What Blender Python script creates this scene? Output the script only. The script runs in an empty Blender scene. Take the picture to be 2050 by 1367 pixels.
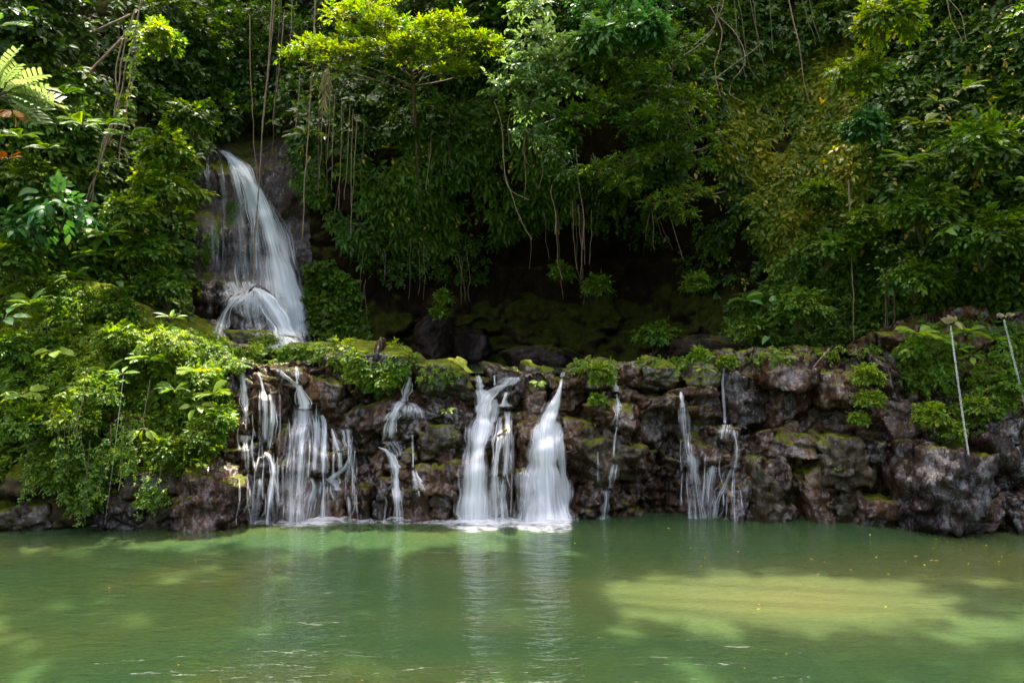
import bpy, bmesh, math, random
import numpy as np
from mathutils import Vector, Matrix
from mathutils.bvhtree import BVHTree

S = bpy.context.scene
COL = S.collection
R = math.radians

# ---------------------------------------------------------------- camera, world, sun, exposure
CAM_H, FPX, CX, CY = 3.2, 1367.0, 1025.0, 683.5
cam_data = bpy.data.cameras.new('camera')
cam_data.sensor_width = 36.0
cam_data.lens = 24.006
cam_data.clip_end = 500
cam = bpy.data.objects.new('camera', cam_data)
cam.location = (0, 0, CAM_H)
cam.rotation_euler = (R(90), 0, 0)
COL.objects.link(cam)
S.camera = cam

SUN_ELEV, SUN_LEFT = R(71), R(14)          # height of the sun, and how far left of straight ahead it stands
to_sun = Vector((-math.sin(SUN_LEFT) * math.cos(SUN_ELEV), math.cos(SUN_LEFT) * math.cos(SUN_ELEV), math.sin(SUN_ELEV)))
w = bpy.data.worlds.new('World')
S.world = w
w.use_nodes = True
sky = w.node_tree.nodes.new('ShaderNodeTexSky')
sky.sky_type = 'NISHITA'
sky.sun_disc = False
sky.sun_elevation = SUN_ELEV
sky.sun_rotation = -SUN_LEFT
sky.air_density = 0.45
sky.dust_density = 8.0
sky.ozone_density = 0.2
bg = w.node_tree.nodes['Background']
bg.inputs['Strength'].default_value = 0.15
w.node_tree.links.new(sky.outputs[0], bg.inputs['Color'])
sun_data = bpy.data.lights.new('sun', 'SUN')
sun_data.energy = 2.5
sun_data.angle = R(0.5)
sun_data.color = (1.0, 0.93, 0.80)
sun = bpy.data.objects.new('sun', sun_data)
sun.rotation_euler = (-to_sun).to_track_quat('-Z', 'Y').to_euler()
sun.location = to_sun * 60
COL.objects.link(sun)
S.view_settings.view_transform = 'Standard'
S.view_settings.look = 'None'
S.view_settings.exposure = 3.15
S.view_settings.gamma = 1.0
S.render.engine = 'CYCLES'
S.cycles.use_denoising = True
S.cycles.max_bounces = 7
S.cycles.diffuse_bounces = 3
S.cycles.glossy_bounces = 3
S.cycles.transmission_bounces = 4
S.cycles.transparent_max_bounces = 16
S.cycles.sample_clamp_indirect = 4.0
S.cycles.caustics_reflective = False
S.cycles.caustics_refractive = False

RNG = np.random.default_rng(11)
random.seed(5)


def at(px, py, D):
    """a point of the place seen at pixel (px, py) of the photograph, D metres ahead"""
    return np.array([(px - CX) / FPX * D, D, CAM_H - (py - CY) / FPX * D])


# ---------------------------------------------------------------- noise
def _hash(ix, iy, iz, seed):
    h = (ix.astype(np.int64) * 374761393 + iy.astype(np.int64) * 668265263 + iz.astype(np.int64) * 2147483647 + seed * 974634777) & 0xFFFFFFFF
    h = ((h ^ (h >> 13)) * 1274126177) & 0xFFFFFFFF
    h = ((h ^ (h >> 16)) * 2246822519) & 0xFFFFFFFF
    return ((h ^ (h >> 15)) & 0xFFFFFF) / float(0xFFFFFF)


def vnoise(p, seed=0):
    f = np.floor(p).astype(np.int64)
    t = p - f
    t = t * t * t * (t * (t * 6 - 15) + 10)
    out = 0
    for dx in (0, 1):
        for dy in (0, 1):
            for dz in (0, 1):
                wgt = (t[:, 0] if dx else 1 - t[:, 0]) * (t[:, 1] if dy else 1 - t[:, 1]) * (t[:, 2] if dz else 1 - t[:, 2])
                out = out + wgt * _hash(f[:, 0] + dx, f[:, 1] + dy, f[:, 2] + dz, seed)
    return out * 2 - 1


def fbm(p, octaves=4, seed=0, gain=0.5):
    p = np.asarray(p, float)
    a, s, o = 1.0, 1.0, 0
    for i in range(octaves):
        o = o + a * vnoise(p * s + i * 17.3, seed + i)
        a *= gain
        s *= 2.03
    return o


def blocks(p, cell, seed, tilt=0.5, step=1.0, crack=0.5, crack_w=0.08):
    """jointed rock: every Voronoi cell is a block with a tilted face of its own, cracks between"""
    q = p / np.asarray(cell, float)
    f = np.floor(q).astype(np.int64)
    n = len(q)
    b1 = np.full(n, 9.0); b2 = np.full(n, 9.0)
    d1 = np.zeros(n)
    for dx in (-1, 0, 1):
        for dy in (-1, 0, 1):
            for dz in (-1, 0, 1):
                ix, iy, iz = f[:, 0] + dx, f[:, 1] + dy, f[:, 2] + dz
                c = np.stack([ix + _hash(ix, iy, iz, seed), iy + _hash(ix, iy, iz, seed + 1), iz + _hash(ix, iy, iz, seed + 2)], 1)
                v = q - c
                d = np.sqrt((v * v).sum(1))
                g = np.stack([_hash(ix, iy, iz, seed + 3 + k) - 0.5 for k in range(3)], 1) * 2 * tilt
                val = (_hash(ix, iy, iz, seed + 7) - 0.5) * 2 * step + (g * v).sum(1)
                nearer = d < b1
                b2 = np.where(nearer, b1, np.minimum(b2, d))
                d1 = np.where(nearer, val, d1)
                b1 = np.where(nearer, d, b1)
    return d1 - crack * np.exp(-((b2 - b1) / crack_w) ** 2)


# ---------------------------------------------------------------- meshes and objects
def raw_mesh(name, V, loops, starts, tint=None, uv=None, dens=None, smooth=True):
    me = bpy.data.meshes.new(name)
    V = np.ascontiguousarray(V, np.float32)
    me.vertices.add(len(V)); me.vertices.foreach_set('co', V.ravel())
    me.loops.add(len(loops)); me.loops.foreach_set('vertex_index', np.ascontiguousarray(loops, np.int32))
    me.polygons.add(len(starts)); me.polygons.foreach_set('loop_start', np.ascontiguousarray(starts, np.int32))
    if tint is not None:
        me.attributes.new('tint', 'FLOAT', 'POINT').data.foreach_set('value', np.ascontiguousarray(tint, np.float32))
    if dens is not None:
        me.attributes.new('dens', 'FLOAT', 'POINT').data.foreach_set('value', np.ascontiguousarray(dens, np.float32))
    if uv is not None:
        ly = me.uv_layers.new(name='UVMap')
        ly.data.foreach_set('uv', np.ascontiguousarray(np.asarray(uv, np.float32)[np.asarray(loops)].ravel()))
    me.update(calc_edges=True)
    if not smooth:
        me.polygons.foreach_set('use_smooth', np.zeros(len(starts), bool))
    return me


def grid_faces(nu, nv, off=0):
    i, j = np.meshgrid(np.arange(nu - 1), np.arange(nv - 1), indexing='ij')
    a = (i * nv + j).ravel() + off
    return np.stack([a, a + nv, a + nv + 1, a + 1], 1)


def mesh_from_quads(name, V, Q, **kw):
    Q = np.asarray(Q)
    return raw_mesh(name, V, Q.ravel(), np.arange(len(Q)) * Q.shape[1], **kw)


def link(name, data, mat=None, parent=None, loc=None):
    o = bpy.data.objects.new(name, data)
    COL.objects.link(o)
    if mat is not None and data is not None:
        data.materials.append(mat)
    if parent is not None:
        o.parent = parent
    if loc is not None:
        o.location = loc
    return o


def tag(o, label=None, cat=None, group=None, kind=None):
    for k, v in (('label', label), ('category', cat), ('group', group), ('kind', kind)):
        if v:
            o[k] = v
    return o


def thing(name, label, cat, loc=(0, 0, 0), group=None):
    return tag(link(name, None, loc=tuple(loc)), label, cat, group)


def local_mesh(me, loc):
    """move a mesh built in place so that its origin is loc"""
    n = len(me.vertices)
    a = np.empty(n * 3, np.float32)
    me.vertices.foreach_get('co', a)
    a = a.reshape(-1, 3) - np.asarray(loc, np.float32)
    me.vertices.foreach_set('co', a.ravel())
    me.update()
    return me


def norm(v):
    v = np.asarray(v, float)
    return v / np.maximum(np.linalg.norm(v, axis=-1, keepdims=True), 1e-9)


class Tubes:
    """collects tapered tubes into one mesh"""
    def __init__(self):
        self.V, self.Q, self.n = [], [], 0

    def add(self, pts, radii, sides=6):
        P = np.asarray(pts, float)
        m = len(P)
        r = np.broadcast_to(np.asarray(radii, float), (m,)) if np.ndim(radii) == 0 else np.interp(np.linspace(0, 1, m), np.linspace(0, 1, len(radii)), radii)
        T = norm(np.gradient(P, axis=0))
        ref = np.where(np.abs(T[:, 2:3]) > 0.9, np.array([[1.0, 0, 0]]), np.array([[0, 0, 1.0]]))
        A = norm(np.cross(T, ref)); B = np.cross(T, A)
        ang = np.arange(sides) * 2 * math.pi / sides
        V = P[:, None, :] + r[:, None, None] * (np.cos(ang)[None, :, None] * A[:, None, :] + np.sin(ang)[None, :, None] * B[:, None, :])
        self.V.append(V.reshape(-1, 3))
        i, j = np.meshgrid(np.arange(m - 1), np.arange(sides), indexing='ij')
        a = (i * sides + j).ravel(); b = (i * sides + (j + 1) % sides).ravel()
        self.Q.append(np.stack([a, b, b + sides, a + sides], 1) + self.n)
        self.n += m * sides

    def mesh(self, name, loc=None):
        me = mesh_from_quads(name, np.concatenate(self.V), np.concatenate(self.Q))
        return local_mesh(me, loc) if loc is not None else me


def smooth_path(pts, n):
    """a smooth curve of n points through pts"""
    P = np.asarray(pts, float)
    if len(P) == 2:
        t = np.linspace(0, 1, n)[:, None]
        return P[0] * (1 - t) + P[1] * t
    d = np.concatenate([[0], np.cumsum(np.linalg.norm(np.diff(P, axis=0), axis=1) ** 0.7)])
    E = np.vstack([2 * P[0] - P[1], P, 2 * P[-1] - P[-2]])
    out = []
    for t in np.linspace(0, d[-1], n):
        k = min(np.searchsorted(d, t, 'right') - 1, len(P) - 2)
        u = (t - d[k]) / max(d[k + 1] - d[k], 1e-9)
        a, b, c, e = E[k], E[k + 1], E[k + 2], E[k + 3]
        out.append(0.5 * (2 * b + (c - a) * u + (2 * a - 5 * b + 4 * c - e) * u * u + (3 * b - a - 3 * c + e) * u ** 3))
    return np.array(out)


# ---------------------------------------------------------------- materials
def new_mat(name):
    m = bpy.data.materials.new(name)
    m.use_nodes = True
    nt = m.node_tree
    nt.nodes.clear()
    out = nt.nodes.new('ShaderNodeOutputMaterial')

    def N(t, **kw):
        n = nt.nodes.new('ShaderNode' + t)
        for k, v in kw.items():
            if k in n.inputs.keys():
                n.inputs[k].default_value = v
            else:
                setattr(n, k, v)
        return n

    def L(a, b):
        nt.links.new(a, b)
    return m, out, N, L


def ramp(N, stops):
    n = N('ValToRGB')
    e = n.color_ramp.elements
    while len(e) < len(stops):
        e.new(0.5)
    for x, (p, c) in zip(e, stops):
        x.position = p
        x.color = (*c, 1) if len(c) == 3 else c
    return n


def math_node(N, L, op, a, b=None, clamp=False):
    n = N('Math', operation=op, use_clamp=clamp)
    for i, v in enumerate((a, b)):
        if v is None:
            continue
        if isinstance(v, (int, float)):
            n.inputs[i].default_value = v
        else:
            L(v, n.inputs[i])
    return n.outputs[0]


def mixc(N, L, fac, a, b):
    n = N('Mix', data_type='RGBA')
    for i, v in ((0, fac), (6, a), (7, b)):
        if isinstance(v, tuple):
            n.inputs[i].default_value = (*v, 1)
        elif isinstance(v, (int, float)):
            n.inputs[i].default_value = v
        else:
            L(v, n.inputs[i])
    return n.outputs[2]


def noise_tex(N, L, vec, scale, detail=4.0, rough=0.6, dist=0.0):
    n = N('TexNoise', Scale=scale, Detail=detail, Roughness=rough, Distortion=dist)
    if vec is not None:
        L(vec, n.inputs['Vector'])
    return n.outputs['Fac']


def rock_mat(name, dark, mid, light, moss=0.5, moss_lo=0.25, rough=(0.22, 0.6), bump=0.35, coat=0.5, moss_col=((0.03, 0.05, 0.003), (0.13, 0.145, 0.008)), side_moss=0.0):
    m, out, N, L = new_mat(name)
    geo = N('NewGeometry')
    pos = geo.outputs['Position']
    st = N('Mapping'); st.inputs['Scale'].default_value = (1, 1, 0.35); L(pos, st.inputs['Vector'])
    n1 = noise_tex(N, L, st.outputs[0], 1.3, 6, 0.65, 0.6)
    n2 = noise_tex(N, L, pos, 9, 5, 0.7)
    n3 = noise_tex(N, L, pos, 38, 3, 0.6)
    f = math_node(N, L, 'ADD', math_node(N, L, 'MULTIPLY', n1, 0.6), math_node(N, L, 'MULTIPLY', n2, 0.4))
    base = ramp(N, [(0.36, dark), (0.5, mid), (0.64, light)]); L(f, base.inputs[0])
    # moss grows where the rock faces up
    sep = N('SeparateXYZ'); L(geo.outputs['Normal'], sep.inputs[0])
    up = math_node(N, L, 'ADD', sep.outputs['Z'], math_node(N, L, 'MULTIPLY', math_node(N, L, 'SUBTRACT', noise_tex(N, L, pos, 1.9, 5, 0.65), 0.5), 1.7))
    if side_moss:
        up = math_node(N, L, 'ADD', up, side_moss)
    mk = math_node(N, L, 'MULTIPLY', math_node(N, L, 'SMOOTH_MIN', math_node(N, L, 'MULTIPLY', math_node(N, L, 'SUBTRACT', up, moss_lo), 3.2, True), 1.0), moss, True)
    mc = ramp(N, [(0.35, moss_col[0]), (0.68, moss_col[1])]); L(noise_tex(N, L, pos, 5, 6, 0.7), mc.inputs[0])
    col = mixc(N, L, mk, base.outputs[0], mc.outputs[0])
    b = N('BsdfPrincipled')
    L(col, b.inputs['Base Color'])
    rr = N('MapRange'); L(n2, rr.inputs[0]); rr.inputs[1].default_value = 0.3; rr.inputs[2].default_value = 0.7
    rr.inputs[3].default_value = rough[0]; rr.inputs[4].default_value = rough[1]
    rgh = N('Mix', data_type='FLOAT'); L(mk, rgh.inputs[0]); L(rr.outputs[0], rgh.inputs[2]); rgh.inputs[3].default_value = 0.95
    L(rgh.outputs[0], b.inputs['Roughness'])
    # films of water: glossy in patches and streaks, the rest only damp
    wet = math_node(N, L, 'ADD', math_node(N, L, 'MULTIPLY', noise_tex(N, L, st.outputs[0], 2.6, 3, 0.6, 0.5), 0.5), math_node(N, L, 'MULTIPLY', noise_tex(N, L, st.outputs[0], 15, 3, 0.6), 0.5))
    wm = N('MapRange'); L(wet, wm.inputs[0]); wm.inputs[1].default_value = 0.46; wm.inputs[2].default_value = 0.66; wm.inputs[3].default_value = 0.05; wm.inputs[4].default_value = 1.0
    ct = math_node(N, L, 'MULTIPLY', math_node(N, L, 'MULTIPLY', math_node(N, L, 'SUBTRACT', 1.0, mk), coat), wm.outputs[0])
    L(ct, b.inputs['Coat Weight']); b.inputs['Coat Roughness'].default_value = 0.15; b.inputs['Coat IOR'].default_value = 2.3; b.inputs['Specular IOR Level'].default_value = 0.06
    h = math_node(N, L, 'ADD', math_node(N, L, 'MULTIPLY', n2, 0.85), math_node(N, L, 'MULTIPLY', n3, 0.15))
    h = math_node(N, L, 'ADD', h, math_node(N, L, 'MULTIPLY', noise_tex(N, L, st.outputs[0], 17, 3, 0.6, 0.8), 0.6))
    bp = N('Bump', Strength=bump, Distance=0.10); L(h, bp.inputs['Height'])
    L(bp.outputs[0], b.inputs['Normal']); L(bp.outputs[0], b.inputs['Coat Normal'])
    L(b.outputs[0], out.inputs[0])
    return m


def leaf_mat(name, stops, trans=0.4, rough=0.5, spec=0.3, back=1.5):
    """leaves: colour differs leaf by leaf through the 'tint' attribute, light shines through"""
    m, out, N, L = new_mat(name)
    a = N('Attribute', attribute_name='tint')
    r = ramp(N, stops); L(a.outputs['Fac'], r.inputs[0])
    geo = N('NewGeometry')
    patch = noise_tex(N, L, geo.outputs['Position'], 0.8, 3, 0.6)
    hs = N('HueSaturation'); L(r.outputs[0], hs.inputs['Color'])
    mr = N('MapRange'); L(patch, mr.inputs[0]); mr.inputs[1].default_value = 0.3; mr.inputs[2].default_value = 0.7
    mr.inputs[3].default_value = 0.485; mr.inputs[4].default_value = 0.515
    L(mr.outputs[0], hs.inputs['Hue'])
    b = N('BsdfPrincipled'); L(hs.outputs[0], b.inputs['Base Color'])
    b.inputs['Roughness'].default_value = rough
    b.inputs['Specular IOR Level'].default_value = spec
    t = N('BsdfTranslucent')
    tc = N('HueSaturation', Hue=0.485, Saturation=1.1, Value=back); L(hs.outputs[0], tc.inputs['Color'])
    L(tc.outputs[0], t.inputs['Color'])
    mx = N('MixShader'); mx.inputs[0].default_value = trans
    L(b.outputs[0], mx.inputs[1]); L(t.outputs[0], mx.inputs[2])
    L(mx.outputs[0], out.inputs[0])
    return m


def bark_mat(name, c1, c2, scale=14):
    m, out, N, L = new_mat(name)
    geo = N('NewGeometry')
    mp = N('Mapping'); mp.inputs['Scale'].default_value = (1, 1, 0.25); L(geo.outputs['Position'], mp.inputs['Vector'])
    n = noise_tex(N, L, mp.outputs[0], scale, 5, 0.7)
    r = ramp(N, [(0.35, c1), (0.65, c2)]); L(n, r.inputs[0])
    b = N('BsdfPrincipled', Roughness=0.85); L(r.outputs[0], b.inputs['Base Color'])
    bp = N('Bump', Strength=0.5, Distance=0.03); L(n, bp.inputs['Height']); L(bp.outputs[0], b.inputs['Normal'])
    L(b.outputs[0], out.inputs[0])
    return m


M = {}
M['wet_rock'] = rock_mat('wet_rock', (0.006, 0.0026, 0.001), (0.036, 0.0165, 0.006), (0.105, 0.052, 0.021), moss=1.0, moss_lo=0.72, coat=0.85, rough=(0.15, 0.5), bump=0.6)
M['mossy_rock'] = rock_mat('mossy_rock', (0.010, 0.007, 0.004), (0.035, 0.026, 0.014), (0.09, 0.07, 0.04), moss=1.0, moss_lo=0.30, coat=0.8, bump=0.5)
M['olive_rock'] = rock_mat('olive_rock', (0.008, 0.006, 0.002), (0.028, 0.02, 0.008), (0.06, 0.045, 0.02), moss=0.85, moss_lo=0.65, coat=0.5, rough=(0.2, 0.5), bump=0.5)
M['pale_rock'] = rock_mat('pale_rock', (0.010, 0.006, 0.004), (0.04, 0.024, 0.015), (0.10, 0.065, 0.045), moss=1.0, moss_lo=0.85, coat=1.0, rough=(0.15, 0.45), bump=0.6)
M['dark_rock'] = rock_mat('dark_rock', (0.003, 0.0018, 0.001), (0.015, 0.0085, 0.0045), (0.046, 0.027, 0.015), moss=1.0, moss_lo=0.9, coat=0.8, rough=(0.15, 0.45), bump=0.5)
M['slab_rock'] = rock_mat('slab_rock', (0.006, 0.0035, 0.0025), (0.026, 0.016, 0.012), (0.075, 0.05, 0.04), moss=0.9, moss_lo=0.75, coat=0.7, side_moss=0.2, bump=0.6)
M['cliff_rock'] = rock_mat('cliff_rock', (0.004, 0.003, 0.0015), (0.014, 0.009, 0.004), (0.035, 0.023, 0.010), moss=0.8, moss_lo=0.45, coat=0.0, rough=(0.75, 0.95), side_moss=0.35, moss_col=((0.012, 0.018, 0.002), (0.055, 0.065, 0.005)))
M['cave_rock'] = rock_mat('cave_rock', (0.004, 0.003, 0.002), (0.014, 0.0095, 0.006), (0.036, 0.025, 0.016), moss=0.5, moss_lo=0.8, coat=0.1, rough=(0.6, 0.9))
M['bank_soil'] = rock_mat('bank_soil', (0.012, 0.010, 0.005), (0.04, 0.03, 0.015), (0.08, 0.06, 0.03), moss=1.0, moss_lo=0.25, coat=0.05, rough=(0.7, 0.95))

# ---------------------------------------------------------------- the ledge: lip heights and depths along x (metres)
def px_table(rows, D):
    a = np.array(rows, float)
    return (a[:, 0] - CX) / FPX * D, CAM_H - (a[:, 1] - CY) / FPX * D

_lx, _lz = px_table([(-400, 545), (-150, 552), (0, 562), (110, 566), (200, 612), (300, 662), (400, 697), (435, 722), (500, 724), (640, 712), (720, 722), (825, 738), (850, 728), (900, 728),
                     (930, 748), (1032, 752), (1045, 742), (1090, 738), (1120, 752), (1140, 752), (1150, 730), (1230, 724), (1300, 728), (1345, 742),
                     (1390, 722), (1500, 710), (1600, 698), (1700, 690), (1765, 698), (1850, 650), (1900, 632), (2050, 620), (2200, 612), (2500, 600)], 13.0)


def ledge_top(x):
    return np.interp(x, _lx, _lz)


def ledge_base(x):
    return np.interp(x, [-14, -9, -5.5, -4, 0, 3.5, 5.5, 7.5, 9, 14], [11.7, 11.75, 12.1, 12.4, 12.5, 12.45, 12.2, 11.8, 11.7, 11.6])


def ledge_lip(x):
    return np.interp(x, [-14, -9, -6.5, -5, -4, 0, 3, 5, 7, 9, 14], [13.9, 13.9, 13.6, 13.3, 13.05, 13.0, 13.1, 13.5, 13.5, 13.2, 13.0])


def ledge_sheet(name, x0, x1, step, mat, rough):
    xs = np.arange(x0, x1 + 1e-6, step)
    tf = np.linspace(0, 1, int(4.6 / step)); tt = np.linspace(0, 1, int(5.2 / step))[1:]
    X = np.repeat(xs[:, None], len(tf) + len(tt), 1)
    zt, yb, yl = ledge_top(xs), ledge_base(xs), ledge_lip(xs)
    zf = -1.0 + (zt[:, None] + 1.0) * tf[None, :]
    s = np.clip(zf / np.maximum(zt[:, None], 0.1), 0, 1)
    bankness = np.clip((-xs - 5.2) / 1.2, 0, 1)[:, None]
    prof = (1 - bankness) * (s ** 1.2) + bankness * (0.15 * s + 0.85 * np.clip((s - 0.28) / 0.72, 0, 1) ** 1.6)
    yf = yb[:, None] - 0.25 * (zf < 0) * (-zf) + (yl - yb)[:, None] * prof
    yt = yl[:, None] + tt[None, :] * 6.2
    pool = np.clip(1 - np.abs(xs + 0.4) / 4.2, 0, 1)[:, None] ** 0.4
    drop = np.clip(tt[None, :] * 5, 0, 1) * (0.35 * pool + 0.05)
    zz = zt[:, None] - drop + bankness * tt[None, :] * 0.3
    V = np.stack([X, np.concatenate([yf, yt], 1), np.concatenate([zf, zz], 1)], 2)
    nu, nv = X.shape
    # normals of the smooth form
    du = np.gradient(V, axis=0); dv = np.gradient(V, axis=1)
    Nn = norm(np.cross(du, dv)).reshape(-1, 3)
    P = V.reshape(-1, 3).copy()
    isface = np.concatenate([np.ones((nu, len(tf))), np.repeat(np.clip(1 - tt * 6, 0.25, 1)[None, :], nu, 0)], 1).reshape(-1)
    W = P + 0.12 * np.stack([fbm(P * 1.1, 3, 31), fbm(P * 1.1, 3, 41), fbm(P * 1.1, 3, 51)], 1)
    d = 0.22 * blocks(W, (1.25, 1.0, 0.75), 100, tilt=1.3, crack=0.4, crack_w=0.07)
    d += 0.10 * blocks(W, (0.5, 0.6, 0.42), 120, tilt=1.4, crack=0.4, crack_w=0.07)
    W2 = P + 0.05 * np.stack([fbm(P * 3, 2, 32), fbm(P * 3, 2, 42), fbm(P * 3, 2, 52)], 1)
    d += 0.045 * blocks(W2, (0.19, 0.3, 0.17), 140, tilt=1.5, crack=0.4, crack_w=0.09)
    d += 0.02 * fbm(P * 6, 4, 60, 0.6)
    # vertical ribs low on the face under the two thin falls
    rib = np.clip(1 - np.abs(P[:, 0] - 2.6) / 1.7, 0, 1) * np.clip((1.0 - P[:, 2]) / 0.3, 0, 1)
    Wr = P + 0.05 * np.stack([fbm(P * 2, 2, 33), fbm(P * 2, 2, 43), fbm(P * 2, 2, 53)], 1)
    d += 0.13 * rib * blocks(Wr, (0.26, 0.4, 0.95), 170, tilt=0.8, crack=0.8, crack_w=0.12)
    P += Nn * (d * isface * rough)[:, None]
    me = mesh_from_quads(name, P, grid_faces(nu, nv)[:, ::-1] if False else grid_faces(nu, nv))
    o = link(name, me, mat)
    return tag(o, kind='structure'), P, grid_faces(nu, nv)


ledge, LV, LF = ledge_sheet('rock_ledge', -5.6, 14.0, 0.027, M['wet_rock'], 1.0)
tag(ledge, 'wet dark rock ledge the small falls run down')
bank, BV, BF = ledge_sheet('bank', -15.0, -5.56, 0.05, M['bank_soil'], 0.8)
tag(bank, 'earth bank under the green mound')

# ---------------------------------------------------------------- the cliff round the pool
_cl = []
for py, row in (
                (-420, [(-700, 12.5), (0, 16), (200, 19), (400, 24), (600, 25), (800, 23), (1000, 21), (1200, 19.5), (1400, 20.0), (1700, 19.2), (2050, 15.5), (2600, 11)]),
                (0, [(-700, 12), (0, 15), (200, 17.5), (400, 22.5), (600, 23), (800, 19.8), (1000, 18.2), (1200, 17.4), (1400, 18.6), (1700, 18.2), (2050, 14.6), (2600, 10.8)]),
                (200, [(-700, 12), (0, 14.6), (200, 16.4), (390, 20.5), (470, 21), (600, 20.5), (720, 18.8), (900, 17.6), (1100, 17.2), (1300, 16.8), (1500, 17.9), (1750, 16.4), (2050, 13.9), (2600, 10.8)]),
                (330, [(-700, 12), (0, 14.5), (200, 15.8), (385, 17.8), (415, 18.9), (470, 19.3), (560, 19.2), (640, 18.2), (720, 18.0), (900, 17.5), (1100, 17.2), (1300, 16.8), (1500, 17.2), (1750, 15.7), (2050, 13.7), (2600, 10.8)]),
                (430, [(-700, 12), (0, 14.5), (200, 15.5), (375, 17.2), (405, 18.3), (470, 18.7), (560, 18.9), (610, 19.0), (655, 18.5), (720, 18.3), (900, 18.8), (1100, 18.9), (1300, 18.4), (1500, 17.0), (1750, 15.4), (2050, 13.6), (2600, 10.8)]),
                (560, [(-700, 12), (0, 14.4), (200, 15.2), (370, 16.7), (400, 17.8), (470, 18.1), (560, 18.3), (620, 18.7), (700, 18.8), (900, 20.0), (1100, 20.6), (1300, 20.0), (1500, 17.2), (1750, 15.4), (2050, 13.9), (2600, 11)]),
                (690, [(-700, 12), (0, 14.4), (200, 15), (370, 16.3), (400, 17.2), (470, 17.7), (560, 18.0), (620, 18.4), (700, 18.5), (900, 19.7), (1100, 20.0), (1300, 19.5), (1500, 16.9), (1750, 15.4), (2050, 14.1), (2600, 11.2)]),
                (790, [(-700, 12), (0, 14.4), (200, 15), (400, 17), (600, 17.8), (900, 18.3), (1100, 18.4), (1300, 18), (1500, 16.5), (1750, 15.3), (2050, 14.1), (2600, 11.2)])):
    for px, D in row:
        _cl.append(at(px, py, D))
_cl = np.array(_cl)


def cliff_depth(x, z):
    """depth of the cliff face over (x, z): thin-plate surface through the control points"""
    q = np.stack([x, z * 1.3], 1)
    K = _tps_u(np.linalg.norm(q[:, None, :] - _cq[None, :, :], axis=2))
    return K @ _cw[:-3] + _cw[-3] + q @ _cw[-2:]


def _tps_u(r):
    return r * r * np.log(np.maximum(r, 1e-6))

_cq = np.stack([_cl[:, 0], _cl[:, 2] * 1.3], 1)
_n = len(_cq)
_A = np.zeros((_n + 3, _n + 3))
_A[:_n, :_n] = _tps_u(np.linalg.norm(_cq[:, None] - _cq[None], axis=2)) + np.eye(_n) * 0.15
_A[:_n, _n] = 1; _A[:_n, _n + 1:] = _cq
_A[_n:, :_n] = _A[:_n, _n:].T
_cw = np.linalg.solve(_A, np.concatenate([_cl[:, 1], np.zeros(3)]))

cxs = np.arange(-17.0, 13.01, 0.075); czs = np.arange(1.6, 16.6, 0.075)
CXg, CZg = np.meshgrid(cxs, czs, indexing='ij')
_zmax = np.interp(CXg, [-13.5, -11, -6, 0, 4, 6], [11.6, 15.4, 16.2, 15.4, 15.6, 14.8])
CZg = 1.6 + (CZg - 1.6) * (_zmax - 1.6) / 15.0
cf = np.concatenate([cliff_depth(a, b) for a, b in zip(np.array_split(CXg.ravel(), 24), np.array_split(CZg.ravel(), 24))])
CP = np.stack([CXg.ravel(), cf, CZg.ravel()], 1)
cw_ = CP + 0.5 * np.stack([fbm(CP * 0.7, 3, 71), fbm(CP * 0.7, 3, 81), fbm(CP * 0.7, 3, 91)], 1)
cd = 0.34 * fbm(CP * np.array([0.5, 0.5, 0.35]), 4, 200) + 0.16 * blocks(cw_, (1.6, 1.3, 2.2), 210, tilt=0.8, crack=0.5, crack_w=0.07) + 0.05 * fbm(CP * 3.0, 4, 220, 0.6)
# broken rock at the foot of the cliff
foot = np.clip((4.4 - CP[:, 2]) / 1.2, 0, 1)
cd += foot * (0.35 * blocks(cw_ * 1.0, (0.9, 0.8, 0.6), 230, tilt=0.9, crack=0.5, crack_w=0.08) + 0.3)
# the worn slab the main fall runs over stays smooth; a rounded brow of bare rock hangs to its right
pxc = CX + CP[:, 0] / CP[:, 1] * FPX; pyc = CY - (CP[:, 2] - CAM_H) / CP[:, 1] * FPX
slab = np.clip(1 - np.abs(pxc - 500) / 130, 0, 1) ** 0.6 * np.clip((pyc - 270) / 40, 0, 1)
cd = cd * (1 - 0.75 * slab) + slab * 0.05 * blocks(cw_ * 1.3, (0.35, 0.5, 1.6), 240, tilt=0.8, crack=0.4, crack_w=0.1)
CP[:, 1] -= cd
cliff_faces = grid_faces(len(cxs), len(czs))
cliff = link('cliff', mesh_from_quads('cliff', CP, cliff_faces), M['cliff_rock'])
cliff.data.materials.append(M['slab_rock'])
cliff.data.polygons.foreach_set('material_index', (slab.ravel()[cliff_faces[:, 0]] > 0.25).astype(np.int32))
tag(cliff, 'tall dark overgrown cliff behind the pool', kind='structure')

# ground under everything, out to the horizon
gv = np.array([[-400, -400, -1.6], [400, -400, -1.6], [400, 400, -1.6], [-400, 400, -1.6]], float)
ground = link('ground', mesh_from_quads('ground', gv, [[0, 1, 2, 3]]), M['bank_soil'])
tag(ground, 'bed of the gorge', kind='structure')

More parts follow.
